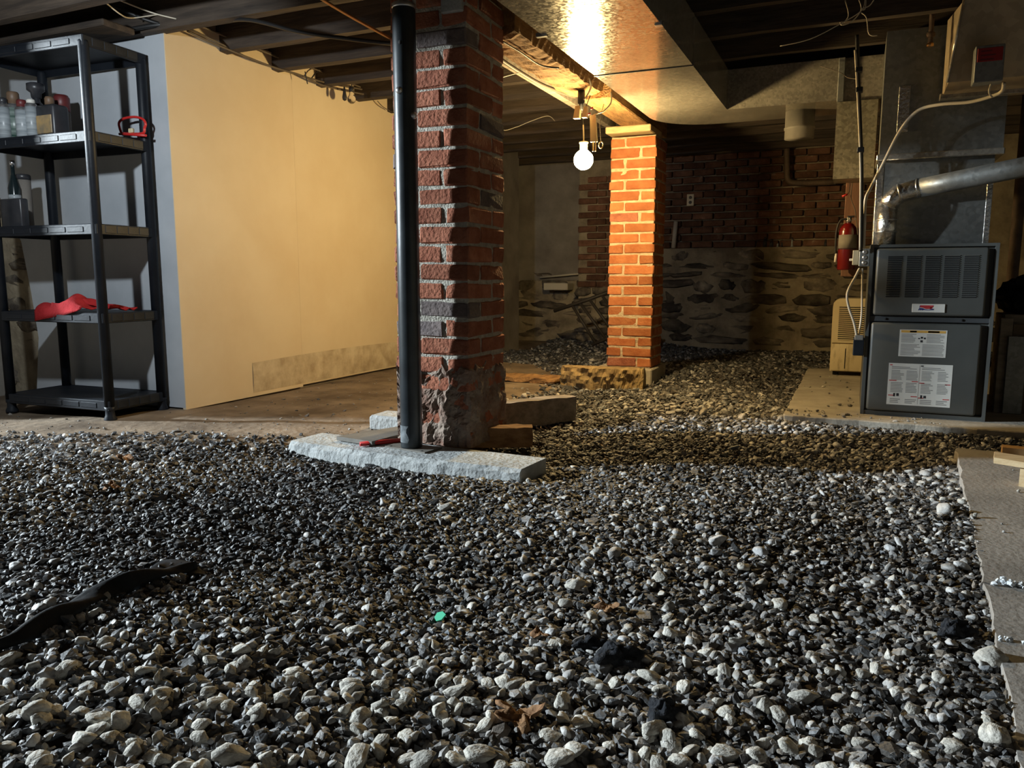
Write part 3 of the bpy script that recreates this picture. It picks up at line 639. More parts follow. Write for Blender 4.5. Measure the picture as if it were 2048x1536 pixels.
# red rags
def rag(fn, name, label, nu, nv):
    o = MB().grid(fn, nu, nv).build(name, K['redcloth'], solid=0.006); tag(o, label, 'cloth'); return o
zr = tiers[1]+0.006
def f1(u, v):
    a = 0.27+0.31*u + 0.03*(v-.5); b = -0.05+0.17*v - 0.04*u + 0.05*u
    z = zr + 0.012 + 0.030*math.sin(math.pi*min(1,u*1.1))*(0.5+0.5*math.sin(v*7+u*6)) + 0.018*abs(math.sin(5*u+3*v)) + 0.03*math.exp(-((u-.62)/.2)**2)
    if b < -0.022: z = zr + 0.012 - (-0.022-b)*2.2*(1-u)**0.5; b = -0.026 - 0.006*math.sin(9*u)
    return S(a, b, z)
rag(f1, 'red_rag', 'crumpled red cloth hanging over the front of the lower shelf', 26, 14)
def f2(u, v):
    a = 0.50+0.16*u; b = 0.02+0.20*u*0.6+0.09*v
    z = zr + 0.006 + 0.055*(1-u)**1.2*math.sin(math.pi*(0.15+0.7*v)) + 0.010*math.sin(6*v+5*u)**2
    return S(a, min(b, SD-0.03), z)
rag(f2, 'red_rag', 'folded red cloth lying on the right end of the lower shelf', 20, 12)

# ================================================================ FURNACE
fx0, fx1, fy, fz = 0.058, 0.612, 4.30, 0.858
fu = thing('furnace', ((fx0+fx1)/2, fy+0.35, 0.0), 'grey two door gas furnace with warning labels on the concrete pad', 'furnace')
m = MB().box((fx0,fy+0.022,0.0),(fx1,fy+0.70,fz))
m.box((fx0,fy-0.004,0.0),(fx0+0.016,fy+0.022,fz)).box((fx1-0.016,fy-0.004,0.0),(fx1,fy+0.022,fz)).box((fx0+0.016,fy-0.002,fz-0.014),(fx1-0.016,fy+0.022,fz)).box((fx0+0.016,fy,0.0),(fx1-0.016,fy+0.022,0.022))
m.build('cabinet', K['furnace'], fu)
MB().box((fx0+0.016,fy+0.006,0.478),(fx1-0.016,fy+0.0215,0.503)).build('divider_rail', K['furnace_dark'], fu)
for u in (1772, 1925):
    q = P(u, 638, Y=fy); MB().lathe((q.x, fy+0.006, 0.490), [(0.006,0),(0.006,0.004)], 10, axis='Y').build('latch_screw', K['void'], fu)
ud = MB().rbox((fx0+0.030,fy-0.022,0.508),(fx1-0.040,fy+0.020,0.838),0.013,3).build('upper_door', K['furnace'], fu)
ldr = MB().rbox((fx0+0.026,fy-0.022,0.026),(fx1-0.044,fy+0.020,0.472),0.013,3).build('lower_door', K['furnace'], fu)
yd = fy-0.022
for a, b in ((515,622),(660,768),(803,915),(948,1063),(1100,1212)):
    x0 = P(1640+a/3.84, 553, Y=yd).x; x1 = P(1640+b/3.84, 553, Y=yd).x; z1 = P(1860,511,Y=yd).z; z0 = P(1860,595,Y=yd).z
    m = MB(); n = 23; dz = (z1-z0)/n
    for i in range(n):
        zz = z0+i*dz
        m.hexa([(x0,yd-0.0012,zz),(x1,yd-0.0012,zz),(x1,yd+0.001,zz),(x0,yd+0.001,zz)], [(x0,yd-0.0012,zz+dz*0.64),(x1,yd-0.0012,zz+dz*0.64),(x1,yd+0.001,zz+dz*0.52),(x0,yd+0.001,zz+dz*0.52)], 0)
        m.hexa([(x0-.001,yd-0.0045,zz+dz*0.66),(x1+.001,yd-0.0045,zz+dz*0.66),(x1+.001,yd,zz+dz*0.64),(x0-.001,yd,zz+dz*0.64)], [(x0-.001,yd-0.003,zz+dz*1.0),(x1+.001,yd-0.003,zz+dz*1.0),(x1+.001,yd,zz+dz*1.0),(x0-.001,yd,zz+dz*1.0)], 1)
    o = m.build('louver_vent', [K['void'], K['furnace']], ud); tag(o, kind='stuff')
# maker's plate with the slanted red and blue mark
x0, x1 = P(1824,615,Y=yd).x, P(1890,615,Y=yd).x; z0, z1 = P(1858,625,Y=yd).z, P(1858,608,Y=yd).z
bd = MB().rbox((x0,yd-0.005,z0),(x1,yd,z1),0.0012).build('badge', K['paper'], ud)
def badge(pl, mt):
    m = MB(); W_, H_ = x1-x0, z1-z0
    for poly in pl:
        k = len(poly); m.add([(x0+W_*a, yd-0.0058, z0+H_*b) for a, b in poly] + [(x0+W_*a, yd-0.0045, z0+H_*b) for a, b in poly], [tuple(range(k))] + [(i,(i+1)%k,k+(i+1)%k,k+i) for i in range(k)])
    o = m.build('badge_mark', K[mt], fu)
badge([[(.235,.60),(.255,.84),(.65,.84),(.64,.66),(.60,.55),(.50,.42),(.42,.42),(.33,.56)], [(.52,.42),(.565,.62),(.60,.62),(.62,.50),(.57,.40)]], 'inkred')
badge([[(.185,.25),(.225,.52),(.32,.50),(.40,.38),(.50,.33),(.60,.42),(.65,.46),(.67,.38),(.65,.30),(.48,.26),(.36,.30),(.33,.25),(.30,.25),(.30,.33),(.285,.33),(.27,.25),(.245,.25),(.25,.34),(.235,.34),(.215,.25)], [(.215,.56),(.24,.84),(.255,.84),(.235,.58)]], 'inkblue')
# labels with fine print
def label(u0, u1, v0, v1, seed, bands):
    x0, x1 = P(u0,(v0+v1)/2,Y=yd).x, P(u1,(v0+v1)/2,Y=yd).x; z1, z0 = P((u0+u1)/2,v0,Y=yd).z, P((u0+u1)/2,v1,Y=yd).z
    r = random.Random(seed); W_, H_ = x1-x0, z1-z0
    lb = MB().box((x0,yd-0.0012,z0),(x1,yd+0.001,z1)).build('warning_label', K['paper'], ldr)
    def bars(rects, mt, nm):
        m = MB()
        for a, b, c, d in rects: m.box((x0+W_*a,yd-0.0017,z0+H_*b),(x0+W_*c,yd-0.0011,z0+H_*d))
        o = m.build(nm, K[mt], fu); tag(o, kind='stuff')
    for rects, mt, nm in bands(r): bars(rects, mt, nm)
def txt(r, a, c, b, d, n):
    out = []
    for i in range(n):
        zz = d - (i+0.8)*(d-b)/n; e = c - (r.random()**2)*(c-a)*0.35; out.append((a, zz, e, zz+(d-b)/n*0.5))
    return out
def bands1(r):
    t_ = txt(r,.04,.36,.52,.86,7)+txt(r,.58,.95,.52,.86,7)+txt(r,.04,.46,.04,.48,9)+txt(r,.50,.96,.04,.48,9)
    return [(t_,'ink','print_lines'), ([(.03,.89,.97,.98)],'inkorange','heading_band'), ([(.22,.905,.36,.965),(.60,.905,.84,.965),(.40,.66,.44,.70),(.455,.68,.50,.75),(.52,.66,.56,.72),(.45,.54,.50,.62)],'inkdark','symbol_print')]
def bands2(r):
    t_ = []
    for (a, c) in ((.05,.25),(.29,.47),(.53,.72),(.78,.95)): t_ += txt(r,a,c,.60,.84,7)+txt(r,a,c,.30,.55,7)+txt(r,a,c,.04,.16,3)
    t_ += txt(r,.05,.46,.86,.93,2)+txt(r,.53,.95,.86,.93,2)
    return [(t_,'ink','print_lines'), ([(.02,.945,.06,.965),(.02,.575,.14,.595),(.38,.565,.48,.585),(.50,.535,.58,.555),(.90,.525,.98,.545),(.02,.215,.12,.235),(.38,.205,.48,.225),(.50,.18,.58,.20),(.88,.175,.98,.195)],'inkred','red_band'),
            ([(.49,.04,.494,.97)],'ink','rule_line'), ([(.10,.20,.13,.28),(.15,.21,.19,.28),(.53,.18,.56,.26),(.58,.19,.62,.25),(.51,.94,.55,.965)],'inkdark','symbol_print')]
label(1798,1893,660,714,1,bands1); label(1775,1903,728,812,2,bands2)

# ---- plenum above the furnace
pl = thing('supply_plenum', (0.33,4.7,fz), 'tall grey sheet metal plenum standing on the furnace', 'duct')
MB().box((0.070,4.40,fz),(0.575,4.95,1.285)).build('lower_box', K['galv_old'], pl)
MB().box((0.072,4.36,1.30),(0.600,4.97,1.885)).build('upper_box', K['galv_old'], pl)
MB().rbox((0.060,4.350,1.272),(0.608,4.98,1.302),0.004).build('flange', K['galv'], pl)
for a, b in (((0.0675,4.397,fz+.002),(0.098,4.402,1.262)), ((0.0665,4.396,fz+.002),(0.0705,4.46,1.262)), ((0.552,4.397,fz+.002),(0.5775,4.402,1.165))):
    MB().rbox(a, b, 0.0015).build('foil_strip', K['foil'], pl)
a, b = P(1793,265,Y=4.358), P(1822,170,Y=4.358); MB().rbox((a.x,4.357,a.z),(b.x,4.361,b.z),0.001).build('foil_patch', K['foil'], pl)
# ---- trunk duct overhead
DX0, DX1, DZ, DT = -1.20, -0.735, 1.655, 1.874
td = thing('trunk_duct', (-0.97,3.5,DZ), 'big galvanised ceiling duct reflecting the bulb and turning toward the furnace', 'duct')
def prism(poly, z0, z1, mb=None):
    k = len(poly); mb = mb or MB()
    return mb.add([(x,y,z0) for x,y in poly]+[(x,y,z1) for x,y in poly], [tuple(range(k))[::-1], tuple(range(k,2*k))]+[(i,(i+1)%k,k+(i+1)%k,k+i) for i in range(k)])
ys = 3.70
prism([(DX0,0.4),(DX1,0.4),(DX1,ys-.003),(DX0,ys-.003)], DZ, DT).build('duct_section', K['galv'], td)
R_ = 0.36; arc = [(DX0+R_-R_*math.cos(a), 5.12-R_+R_*math.sin(a)) for a in [i*math.pi/2/9 for i in range(10)]]
prism([(DX0,ys+.003),(DX1,ys+.003),(DX1,4.72),(-0.145,4.72),(-0.145,5.12)] + arc[::-1], DZ-0.001, DT).build('duct_elbow', K['galv'], td)
MB().box((DX0-.004,ys-.012,DZ-.004),(DX1+.004,ys-.004,DZ+.02)).build('seam_cleat', K['furnace_dark'], td)
for (a, b) in (((DX1-0.002,2.6),(DX1+0.004,2.63)),((DX1-0.002,3.05),(DX1+0.006,3.08)),((DX0-0.006,3.0),(DX0+0.02,3.02))):
    MB().rbox((a[0]-.02,a[1],DZ-.006),(b[0],b[1],DZ+.01),0.001).build('clip', K['steel'], td)
MB().rbox((-0.150,4.705,DZ-0.014),(-0.118,5.14,DT),0.003).build('flange', K['galv_old'], td)
MB().box((-0.117,4.735,DZ-0.006),(0.071,5.12,DT)).build('end_section', K['galv'], td)
dr = MB().box((-0.148,4.70,1.232),(0.056,4.93,1.640)).build('drop_box', K['galv_spot']); tag(dr, 'spangled galvanised box hanging beneath the duct above the extinguisher', 'duct')
q = P(1600,238,Y=4.95)
o = MB().lathe((q.x,4.95,1.50), [(0.082,0),(0.082,0.05),(0.086,0.052),(0.086,0.064),(0.082,0.066),(0.082,0.154)], 24).build('duct_collar', K['slate']); tag(o, 'short round duct stub below the cross duct', 'duct')
a = P(1355,18,X=-0.62); pts = spl([(DX1+0.004,a.y,1.79),(DX1+0.06,a.y,1.80),(DX1+0.13,a.y-.01,1.83),(DX1+0.17,a.y-.02,1.89)],4)
bp = thing('branch_pipe', (DX1+.08,a.y,1.79), 'round branch pipe leaving the trunk duct at the top edge', 'pipe')
MB().tube(pts, 0.055, 18).build('pipe_body', K['galv'], bp); MB().tube([pts[4], pts[4].lerp(pts[5],.5)], 0.058, 18).build('joint_ring', K['steel'], bp)
# ---- flue pipe
fp_ = thing('flue_pipe', (0.125,4.345,fz), 'silver flue pipe with an elbow on top of the furnace', 'pipe')
FYY = 4.345; c = P(1773,450,Y=FYY).x
e0 = P(1773,412,Y=FYY); e1 = P(1797,388,Y=FYY-.005); e2 = P(1835,377,Y=FYY-.01); e3 = P(2048,334,Y=4.22); e4 = e3 + (e3-e2)*1.2
MB().tube([(c,FYY,fz),(c,FYY,e0.z)], 0.046, 24).build('riser', K['foil'], fp_)
MB().tube([(c,FYY,e0.z-.004), e0.lerp(e1,.45), e1, e1.lerp(e2,.6), e2+(e3-e2)*0.02], 0.047, 20).build('elbow', K['foil'], fp_)
MB().tube([e2, e2.lerp(e3,.35), e3, e4], 0.0455, 24).build('run', K['galv_old'], fp_)
for z in (fz+0.06, fz+0.12): MB().tube([(c,FYY,z),(c,FYY,z+.006)], 0.0485, 24).build('joint_ring', K['steel'], fp_)
MB().tube([e1, e1.lerp(e2,.15)], 0.0500, 24).build('joint_ring', K['steel'], fp_); MB().tube([e2, e2.lerp(e3,.02)], 0.0487, 24).build('joint_ring', K['steel'], fp_)
# ---- return duct at the upper right with its switch box
rd = thing('return_duct', (0.6,4.1,1.56), 'dull brown slanted return duct at the upper right corner', 'duct')
l0 = P(1897,165,Y=4.12); l1 = P(1932,-4,Z=1.885); b0 = P(1884,196,Y=4.30); b1 = Vector((b0.x,4.30,1.885)); dx = Vector((0.62,0,0))
l2 = l1 + (l1-l0)*1.2; l2.z = 1.886
brn = galvanised('soot_brown_sheet', (0.40,0.32,0.21), rough=0.55, metal=0.35, amt=0.12, sc_=30)
MB().hexa([l0, l0+dx, Vector((b0.x+.62,4.30,b0.z)), b0], [l1, l1+dx, b1+dx, b1]).build('duct_body', brn, rd)
MB().hexa([l1, l1+dx, b1+dx, b1], [v+Vector((0,0,.001)) for v in (l1,l1+dx,b1+dx,b1)]).build('top_cap', brn, rd)
MB().rbox((b0.x-.012,4.26,b0.z-.012),(b0.x+.55,4.31,b0.z+.012),0.002).build('end_flange', K['galv'], rd)
MB().tube([l0+Vector((-.006,-.004,0)), l1+Vector((-.006,-.004,0))], 0.006, 6).build('edge_seam', K['galv'], rd)
ya = 3.95; a = P(1946,166,Y=ya); b = P(2012,86,Y=ya)
eb = thing('switch_box', (a.x+.06,ya,a.z), 'metal switch box with a red cover plate hung on the brown duct', 'switch box')
MB().rbox((a.x,ya,a.z),(b.x,ya+0.075,b.z),0.003).build('box', K['galv_old'], eb)
rp = MB().rbox((a.x+.008,ya-.004,a.z+(b.z-a.z)*.55),(b.x-.008,ya,b.z-.012),0.0015).build('red_plate', mat('dark_red_plate', (0.28,0.02,0.02), rough=0.45), eb)
m = MB()
for i, wd in enumerate((0.6,0.8,0.7)): zz = b.z-.028-i*.017; m.box((a.x+.02,ya-.0046,zz),(a.x+.02+(b.x-a.x-.04)*wd,ya-.0038,zz+.006))
tag(m.build('plate_lettering', K['capred'], eb), kind='stuff')
# ---- electrical runs by the furnace
def cable(name, pts, r, mt, label, cat='cable', n=6, seg=8, group=None):
    o = MB().tube(spl(pts, n), r, seg).build(name, K[mt]); tag(o, label, cat, group); return o
YE = 4.18
cable('flexible_conduit', [P(2008,166,Y=3.99), P(2004,182,Y=4.02), P(1985,192,Y=4.05), P(1940,204,Y=4.1), P(1880,209,Y=4.15), P(1835,222,Y=4.2), P(1800,262,Y=4.24), P(1765,330,Y=4.24), P(1740,378,Y=4.24), P(1731,400,Y=4.24), P(1729,440,Y=4.24), P(1727,497,Y=4.28)], 0.0075, 'cable_white', 'pale flexible conduit curving from the switch box to the furnace', seg=10)
cable('dangling_wire', [P(1982,168,Y=3.99), P(1978,184,Y=3.99), P(1984,194,Y=4.02)], 0.004, 'cable_white', 'short loop of pale wire below the switch box')
cable('riser_conduit', [P(1714,70,Y=4.22), P(1716,140,Y=4.22), P(1720,240,Y=4.22), P(1723,330,Y=4.22), P(1723,420,Y=4.22), P(1722,502,Y=4.28)], 0.009, 'cable_black', 'dark vertical conduit left of the plenum', 'conduit')
cable('riser_cable', [P(1710,100,Y=4.21), P(1713,150,Y=4.20), P(1718,250,Y=4.20), P(1721,330,Y=4.20), P(1721,400,Y=4.20), P(1720,500,Y=4.27)], 0.0048, 'cable_white', 'cream cable strapped along the vertical conduit')
for v in (140, 180, 300):
    q = P(1718+(v-140)*.02, v, Y=4.21); o = MB().rbox(q+Vector((-.016,-.018,-.012)), q+Vector((.016,.018,.012)), 0.003).build('pipe_strap', K['rubber'])
    tag(o, {140:'uppermost black tape knot on the vertical conduit', 180:'middle black tape knot on the vertical conduit', 300:'lowest black tape knot on the vertical conduit'}[v], 'tape', 'tape knots on the conduit')
ob = thing('outlet_box', (0.01,4.33,0.735), 'metal handy box with three round knockouts on the furnace side', 'switch box')
a, b = P(1717,533,Y=4.31), P(1731,497,Y=4.31)
MB().rbox((a.x,4.31,a.z),(fx0,4.37,b.z),0.003).build('box', K['galv_old'], ob)
for i in range(3):
    MB().lathe(((a.x+fx0)/2,4.31,a.z+(b.z-a.z)*(.2+.3*i)), [(0.011,0),(0.011,0.003),(0.006,0.006)], 12, axis='Y').build('knockout', K['steel'], ob)
MB().rbox((a.x-.030,4.325,a.z+.008),(a.x-.001,4.37,b.z-.008),0.002).build('side_plate', K['ivory'], ob)
MB().rbox((a.x-.045,4.34,(a.z+b.z)/2-.016),(a.x-.030,4.35,(a.z+b.z)/2-.004),0.002).build('toggle', K['whiteplastic'], ob)
cable('power_cord', [P(1719,537,Y=4.33), P(1710,555,Y=4.3), P(1695,585,Y=4.25), P(1697,612,Y=4.25), P(1708,645,Y=4.27), P(1714,675,Y=4.29)], 0.0062, 'cable_white', 'curved grey cord between the handy box and the black plug')
cable('power_cord', [P(1725,537,Y=4.33), P(1724,580,Y=4.32), P(1723,630,Y=4.31), P(1717,672,Y=4.29)], 0.005, 'cable_white', 'straight pale cord running down the furnace corner')
a, b = P(1705,711,Y=4.28), P(1722,676,Y=4.28)
pb = thing('plug_adapter', ((a.x+b.x)/2,4.30,a.z), 'black plug adapter hanging low on the furnace side', 'plug')
MB().rbox((a.x,4.28,a.z),(fx0-.001,4.335,b.z),0.003).build('case', K['blackplastic'], pb); MB().rbox((a.x+.004,4.278,b.z-.012),(fx0-.006,4.33,b.z+.014),0.003).build('plug', K['slate'], pb)
# ---- fire extinguisher on its board
st = MB().rbox((-0.085,5.075,0.70),(0.012,5.10,1.50),0.003).rbox((-0.02,4.93,1.42),(0.010,5.09,1.50),0.002).build('mounting_board', mat('reddish_board', (0.14,0.065,0.04),(0.24,0.12,0.07), scale=5, rough=0.7, stretch=(6,6,0.7))); tag(st, 'reddish vertical board behind the fire extinguisher', 'board')
ex, ey = P(1694,500,Y=5.0).x, 5.01; z0 = P(1690,540,Y=5.0).z; zt = P(1694,445,Y=5.0).z; H = zt-z0
fe = thing('fire_extinguisher', (ex,ey,z0), 'red fire extinguisher hanging left of the furnace', 'fire extinguisher')
MB().lathe((ex,ey,z0), [(0.046,0),(0.050,0.006),(0.050,H*0.80),(0.046,H*0.88),(0.030,H*0.96),(0.016,H)], 28).build('cylinder', K['redpaint'], fe)
MB().lathe((ex,ey,z0+H*0.46), [(0.0506,0),(0.0506,H*0.28)], 28).build('label', K['plaster_dark'], fe); MB().lathe((ex,ey,z0+H*0.435), [(0.0507,0),(0.0507,H*0.018)], 28).build('band', K['inkdark'], fe)
MB().lathe((ex,ey,z0+H), [(0.014,0),(0.016,0.012),(0.016,0.026),(0.008,0.032)], 14).build('valve', K['steel'], fe)
MB().rbox((ex-0.008,ey-0.05,z0+H+0.028),(ex+0.03,ey+0.02,z0+H+0.036),0.002).build('lever', K['blackpaint'], fe)
MB().tube([(ex+.018+0.014*math.cos(a),ey-.02,z0+H+.022+0.014*math.sin(a)) for a in [i*math.pi/6 for i in range(12)]], 0.0018, 6, closed=True).build('pull_ring', K['steel'], fe)
MB().tube(spl([(ex-.008,ey-.01,z0+H+.018),(ex-.04,ey-.01,z0+H+.016),(ex-.060,ey-.01,z0+H-.03),(ex-.064,ey-.01,z0+H*.6),(ex-.060,ey-.01,z0+H*.30)],5), 0.006, 8).build('hose', K['rubber'], fe)
MB().lathe((ex-.058,ey-.01,z0+H*.17), [(0.010,0),(0.007,0.05)], 10).build('nozzle', K['whiteplastic'], fe)
cable('inspection_tag_string', [P(1705,362,Y=5.0), P(1702,395,Y=5.0), P(1710,420,Y=5.0), P(1713,445,Y=4.95), P(1716,470,Y=4.9)], 0.0025, 'cable', 'thin cord dangling beside the fire extinguisher')
a = P(1684,393,Y=4.98); o = MB().tube([a, a+Vector((.03,0,.012))], 0.006, 10).build('wire_nut', K['redplastic']); tag(o, 'small red wire nut above the fire extinguisher', 'wire nut')
cable('hanging_wire', [P(1700,362,Y=4.98), P(1699,380,Y=4.98), a+Vector((.03,0,.012))], 0.002, 'cable_black', 'thin black wire holding the red wire nut')
# ---- dehumidifier
yq = 5.92; dx0 = P(1661,700,Y=yq).x; dxr = dx0+0.36; zt = P(1680,597,Y=yq).z
dh = thing('dehumidifier', (dx0+.18,yq+.15,0.0), 'yellowed ivory dehumidifier half hidden behind the furnace', 'dehumidifier')
def prof_x(y0, y1, m, nm, inset=0.0, z0=0.03, z1=None):
    z1 = z1 or zt; pts = [(dx0+inset,z0),(dxr-inset,z0),(dxr-inset,z1-.05)] + [(dxr-.06+.06*math.cos(a)-inset, z1-.05+.05*math.sin(a)) for a in (.4,.8,1.2,1.57)] + [(dx0+.06-.06*math.sin(a)+inset, z1-.05+.05*math.cos(a)) for a in (0,.4,.8,1.2)] + [(dx0+inset,z1-.06)]
    k = len(pts); MB().add([(x,y0,z) for x,z in pts]+[(x,y1,z) for x,z in pts], [tuple(range(k)), tuple(range(k,2*k))[::-1]]+[(i,k+i,k+(i+1)%k,(i+1)%k) for i in range(k)]).build(nm, m, dh)
prof_x(yq+.012, yq+.30, K['ivory'], 'body')
prof_x(yq, yq+.011, K['ivory'], 'front_panel', 0.004, 0.235)
MB().rbox((dx0+.006,yq-.004,0.034),(dxr-.006,yq+.011,0.228),0.006,2).build('water_bucket', K['ivory_dirty'], dh)
a, b = P(1675,680,Y=yq), P(1722,614,Y=yq)
MB().box((a.x,yq-.0015,a.z),(dxr-.04,yq+.001,b.z)).build('grille_recess', K['void'], dh)
m = MB(); n = 17
for i in range(n): zz = a.z+(b.z-a.z)*i/n; m.box((a.x,yq-.006,zz),(dxr-.04,yq-.001,zz+(b.z-a.z)/n*.5))
tag(m.build('grille_slats', K['ivory'], dh), kind='stuff')
a, b = P(1688,737,Y=yq), P(1692,697,Y=yq); MB().box((a.x,yq-.006,a.z),(b.x,yq-.0035,b.z)).build('level_window', K['void'], dh)
for x in (dx0+.04, dxr-.04): MB().lathe((x,yq+.06,0), [(0.02,0),(0.02,0.03)], 10).build('foot', K['rubber'], dh)
# ---- boards, panel and bag to the right of the furnace
a, b = P(1976,832,Y=4.62), P(1999,636,Y=4.62); o = MB().rbox((a.x+.02,4.62,0),(a.x+.075,4.66,b.z),0.003).build('stud_offcut', K['timber']); tag(o, 'rough brown upright board tight beside the furnace', 'board')
o = MB().rbox((a.x+.078,4.64,0.0),(a.x+.17,4.67,b.z-.03),0.003).build('stud_offcut', mat('dark_board', (0.09,0.065,0.04), (0.16,0.12,0.08), scale=5, rough=0.8)); tag(o, 'darker upright board between the brown board and the grey panel', 'board')
a2 = P(2003,830,Y=4.6); o = MB().rbox((a2.x,4.60,0),(a2.x+.085,4.625,P(2020,672,Y=4.6).z),0.003).build('metal_panel', K['galv_old']); tag(o, 'grey upright metal panel at the right picture edge', 'panel')
def bag(u, v):
    a_, b_ = u*2*math.pi, v*math.pi; s = 1+0.12*math.sin(5*a_+3*b_)+0.08*math.sin(9*b_+2*a_)
    return (0.86+0.17*s*math.sin(b_)*math.cos(a_), 4.85+0.16*s*math.sin(b_)*math.sin(a_), 0.60+0.10*s*math.cos(b_))
o = MB().grid(bag, 26, 14, smooth=False).build('plastic_bag', K['blacksheet']); tag(o, 'crumpled black plastic bag on boards right of the furnace', 'bag')
tag(MB().rbox((0.72,4.72,0.0),(1.1,5.0,0.505),0.004).build('storage_crate', K['timber']), 'dark wooden crate under the black plastic bag', 'crate')
# right of furnace: dark upright pipes
tag(MB().tube([(0.83,5.3,0),(0.83,5.3,1.9)], 0.03, 14).build('drain_pipe', K['ironpipe']), 'rusty vertical pipe in the dark right of the furnace', 'pipe')
# valve pipe from the ceiling
vp = thing('gas_pipe', P(1863,0,Y=4.30), 'short rusty pipe with a valve hanging from the joists', 'pipe')
q = P(1860,92,Y=4.2); vp.location = (q.x,4.2,q.z)
MB().tube([(q.x,4.2,q.z),(q.x,4.2,2.0)], 0.011, 10).build('pipe_run', K['ironpipe'], vp); z6 = P(1858,70,Y=4.2).z
MB().lathe((q.x,4.2,z6-.012), [(0.012,0),(0.019,0.004),(0.019,0.02),(0.012,0.024)], 10).build('coupling', K['ironpipe'], vp); MB().lathe((q.x,4.2,q.z-.004), [(0.010,0),(0.016,0.003),(0.016,0.014),(0.011,0.018)], 8).build('end_cap', K['copper'], vp)
# loose wires at the ceiling above the conduit
for i, (pts, lab) in enumerate([
    ([(1560,92),(1620,78),(1680,48),(1722,22),(1730,0)], 'long thin pale wire sagging along the dark joists'),
    ([(1690,0),(1697,30),(1688,45)], 'short pale wire end left of the hanging knot'),
    ([(1680,45),(1685,50),(1705,42),(1722,20),(1718,0)], 'curled pale wire in the hanging knot'),
    ([(1722,25),(1733,36),(1738,68),(1755,71)], 'pale wire bent down to the right below the knot'),
    ([(1732,0),(1730,18),(1722,18),(1738,12),(1748,0)], 'twisted pale wire at the top right of the knot')]):
    cable('loose_wire', [P(u,v,Y=4.0) for u,v in pts], 0.0022, 'cable_white', lab, 'wire', seg=6)
cable('sagging_wire', [P(1640,132,Y=4.68), P(1680,145,Y=4.66), P(1695,155,Y=4.64), P(1712,158,Y=4.3)], 0.002, 'cable', 'thin brown wire crossing the cross duct', 'wire', seg=6)

# ================================================================ PENDANT BULB
bx, by, bz = BULB
pd = thing('pendant_bulb', (bx,by,bz), 'glowing bare bulb hanging from the beam', 'light bulb')
MB().lathe((bx,by,bz), [(0.004,-0.0545)]+[(0.055*math.cos(a), 0.055*math.sin(a)) for a in [(-75+i*15)*math.pi/180 for i in range(10)]]+[(0.024,0.051),(0.018,0.056)], 24).build('globe', K['bulb'], pd)
MB().lathe((bx,by,bz+0.057), [(0.016,0),(0.021,0.004),(0.021,0.030),(0.026,0.034),(0.026,0.042),(0.012,0.046)], 18).build('socket', K['ivory'], pd)
top = P(1160,250,Y=by); MB().tube([(bx,by,bz+0.10),(bx-.004,by,top.z)], 0.0042, 8).build('rod', K['cable_white'], pd)
MB().tube(spl([(bx-.004,by,top.z),(bx-.006,by,top.z+.05),(bx+.012,by,top.z+.10),(bx+.03,by+.02,bmz+.01)],4), 0.0028, 6).build('cord', K['cable_black'], pd)
ls = thing('lamp_holder', (-1.43,4.12,1.62), 'broken ivory lamp holder fixed under the beam above the bulb', 'lamp holder')
a = P(1158,225,Y=4.14)
for u0, u1, v0, v1 in ((1146,1160,237,211),(1163,1174,235,212)):
    p_, q_ = P(u0,v0,Y=4.14), P(u1,v1,Y=4.14); MB().hexa([p_, Vector((q_.x-.005,4.14,p_.z)), Vector((q_.x-.005,4.17,p_.z)), p_+Vector((0,.03,0))], [Vector((p_.x+.012,4.14,q_.z)), q_, q_+Vector((0,.03,0)), Vector((p_.x+.012,4.17,q_.z))]).build('shell_half', K['ivory'], ls)
q = P(1162,208,Y=4.15); MB().lathe((q.x,4.155,q.z-.03), [(0.012,0),(0.012,0.03),(0.02,0.034),(0.02,bmz+.005-q.z+.03)], 12).build('stem', K['furnace_dark'], ls)
for u, v in ((1181,218),(1176,229)):
    q = P(u,v,Y=4.14); MB().tube([q, q+Vector((.014,0,.006))], 0.005, 8).build('wire_nut', K['inkred'], ls)
eo = thing('cord_connector', P(1189,285,Y=4.2), 'flat ivory cord connector hanging beside the bulb', 'plug')
p0, p1 = P(1188,284,Y=4.2), P(1186,231,Y=4.2); MB().hexa([p0+Vector((-.019,-.008,0)),p0+Vector((.019,-.008,0)),p0+Vector((.019,.008,0)),p0+Vector((-.019,.008,0))], [p1+Vector((-.016,-.008,0)),p1+Vector((.016,-.008,0)),p1+Vector((.016,.008,0)),p1+Vector((-.016,.008,0))]).build('body', K['ivory'], eo)
for dx_ in (-.009, .006): MB().box((p0.x+dx_,4.196,p0.z-.05),(p0.x+dx_+.006,4.204,p0.z)).build('lead', K['ivory'], eo)
cable('connector_cord', [p1, P(1186,231,Y=4.2)+Vector((.03,0,.01)), P(1208,222,Y=4.2), P(1222,205,Y=4.22), P(1222,185,Y=4.26)], 0.0038, 'cable_white', 'cream cord arching from the beam to the flat connector')
q = P(1202,290,Y=4.2); o = MB().tube([(q.x+.012*math.cos(a),4.2,q.z+.018*math.sin(a)) for a in [i*math.pi/6 for i in range(12)]], 0.003, 6, closed=True).build('pull_hook', K['ivory']); tag(o, 'small pale hook ring right of the flat connector', 'hook')
cable('hook_string', [q+Vector((0,0,.018)), P(1200,250,Y=4.21), P(1203,226,Y=4.22), P(1208,208,Y=4.24)], 0.0015, 'cable', 'thin string holding the small hook ring', 'string', seg=5)
cable('armored_cable', [P(1000,118,X=-1.60), P(1030,138,X=-1.60), P(1075,165,X=-1.60), P(1110,180,X=-1.59), P(1150,194,X=-1.56)], 0.010, 'cable', 'armored grey cable running along the beam side to the lamp holder', seg=10)
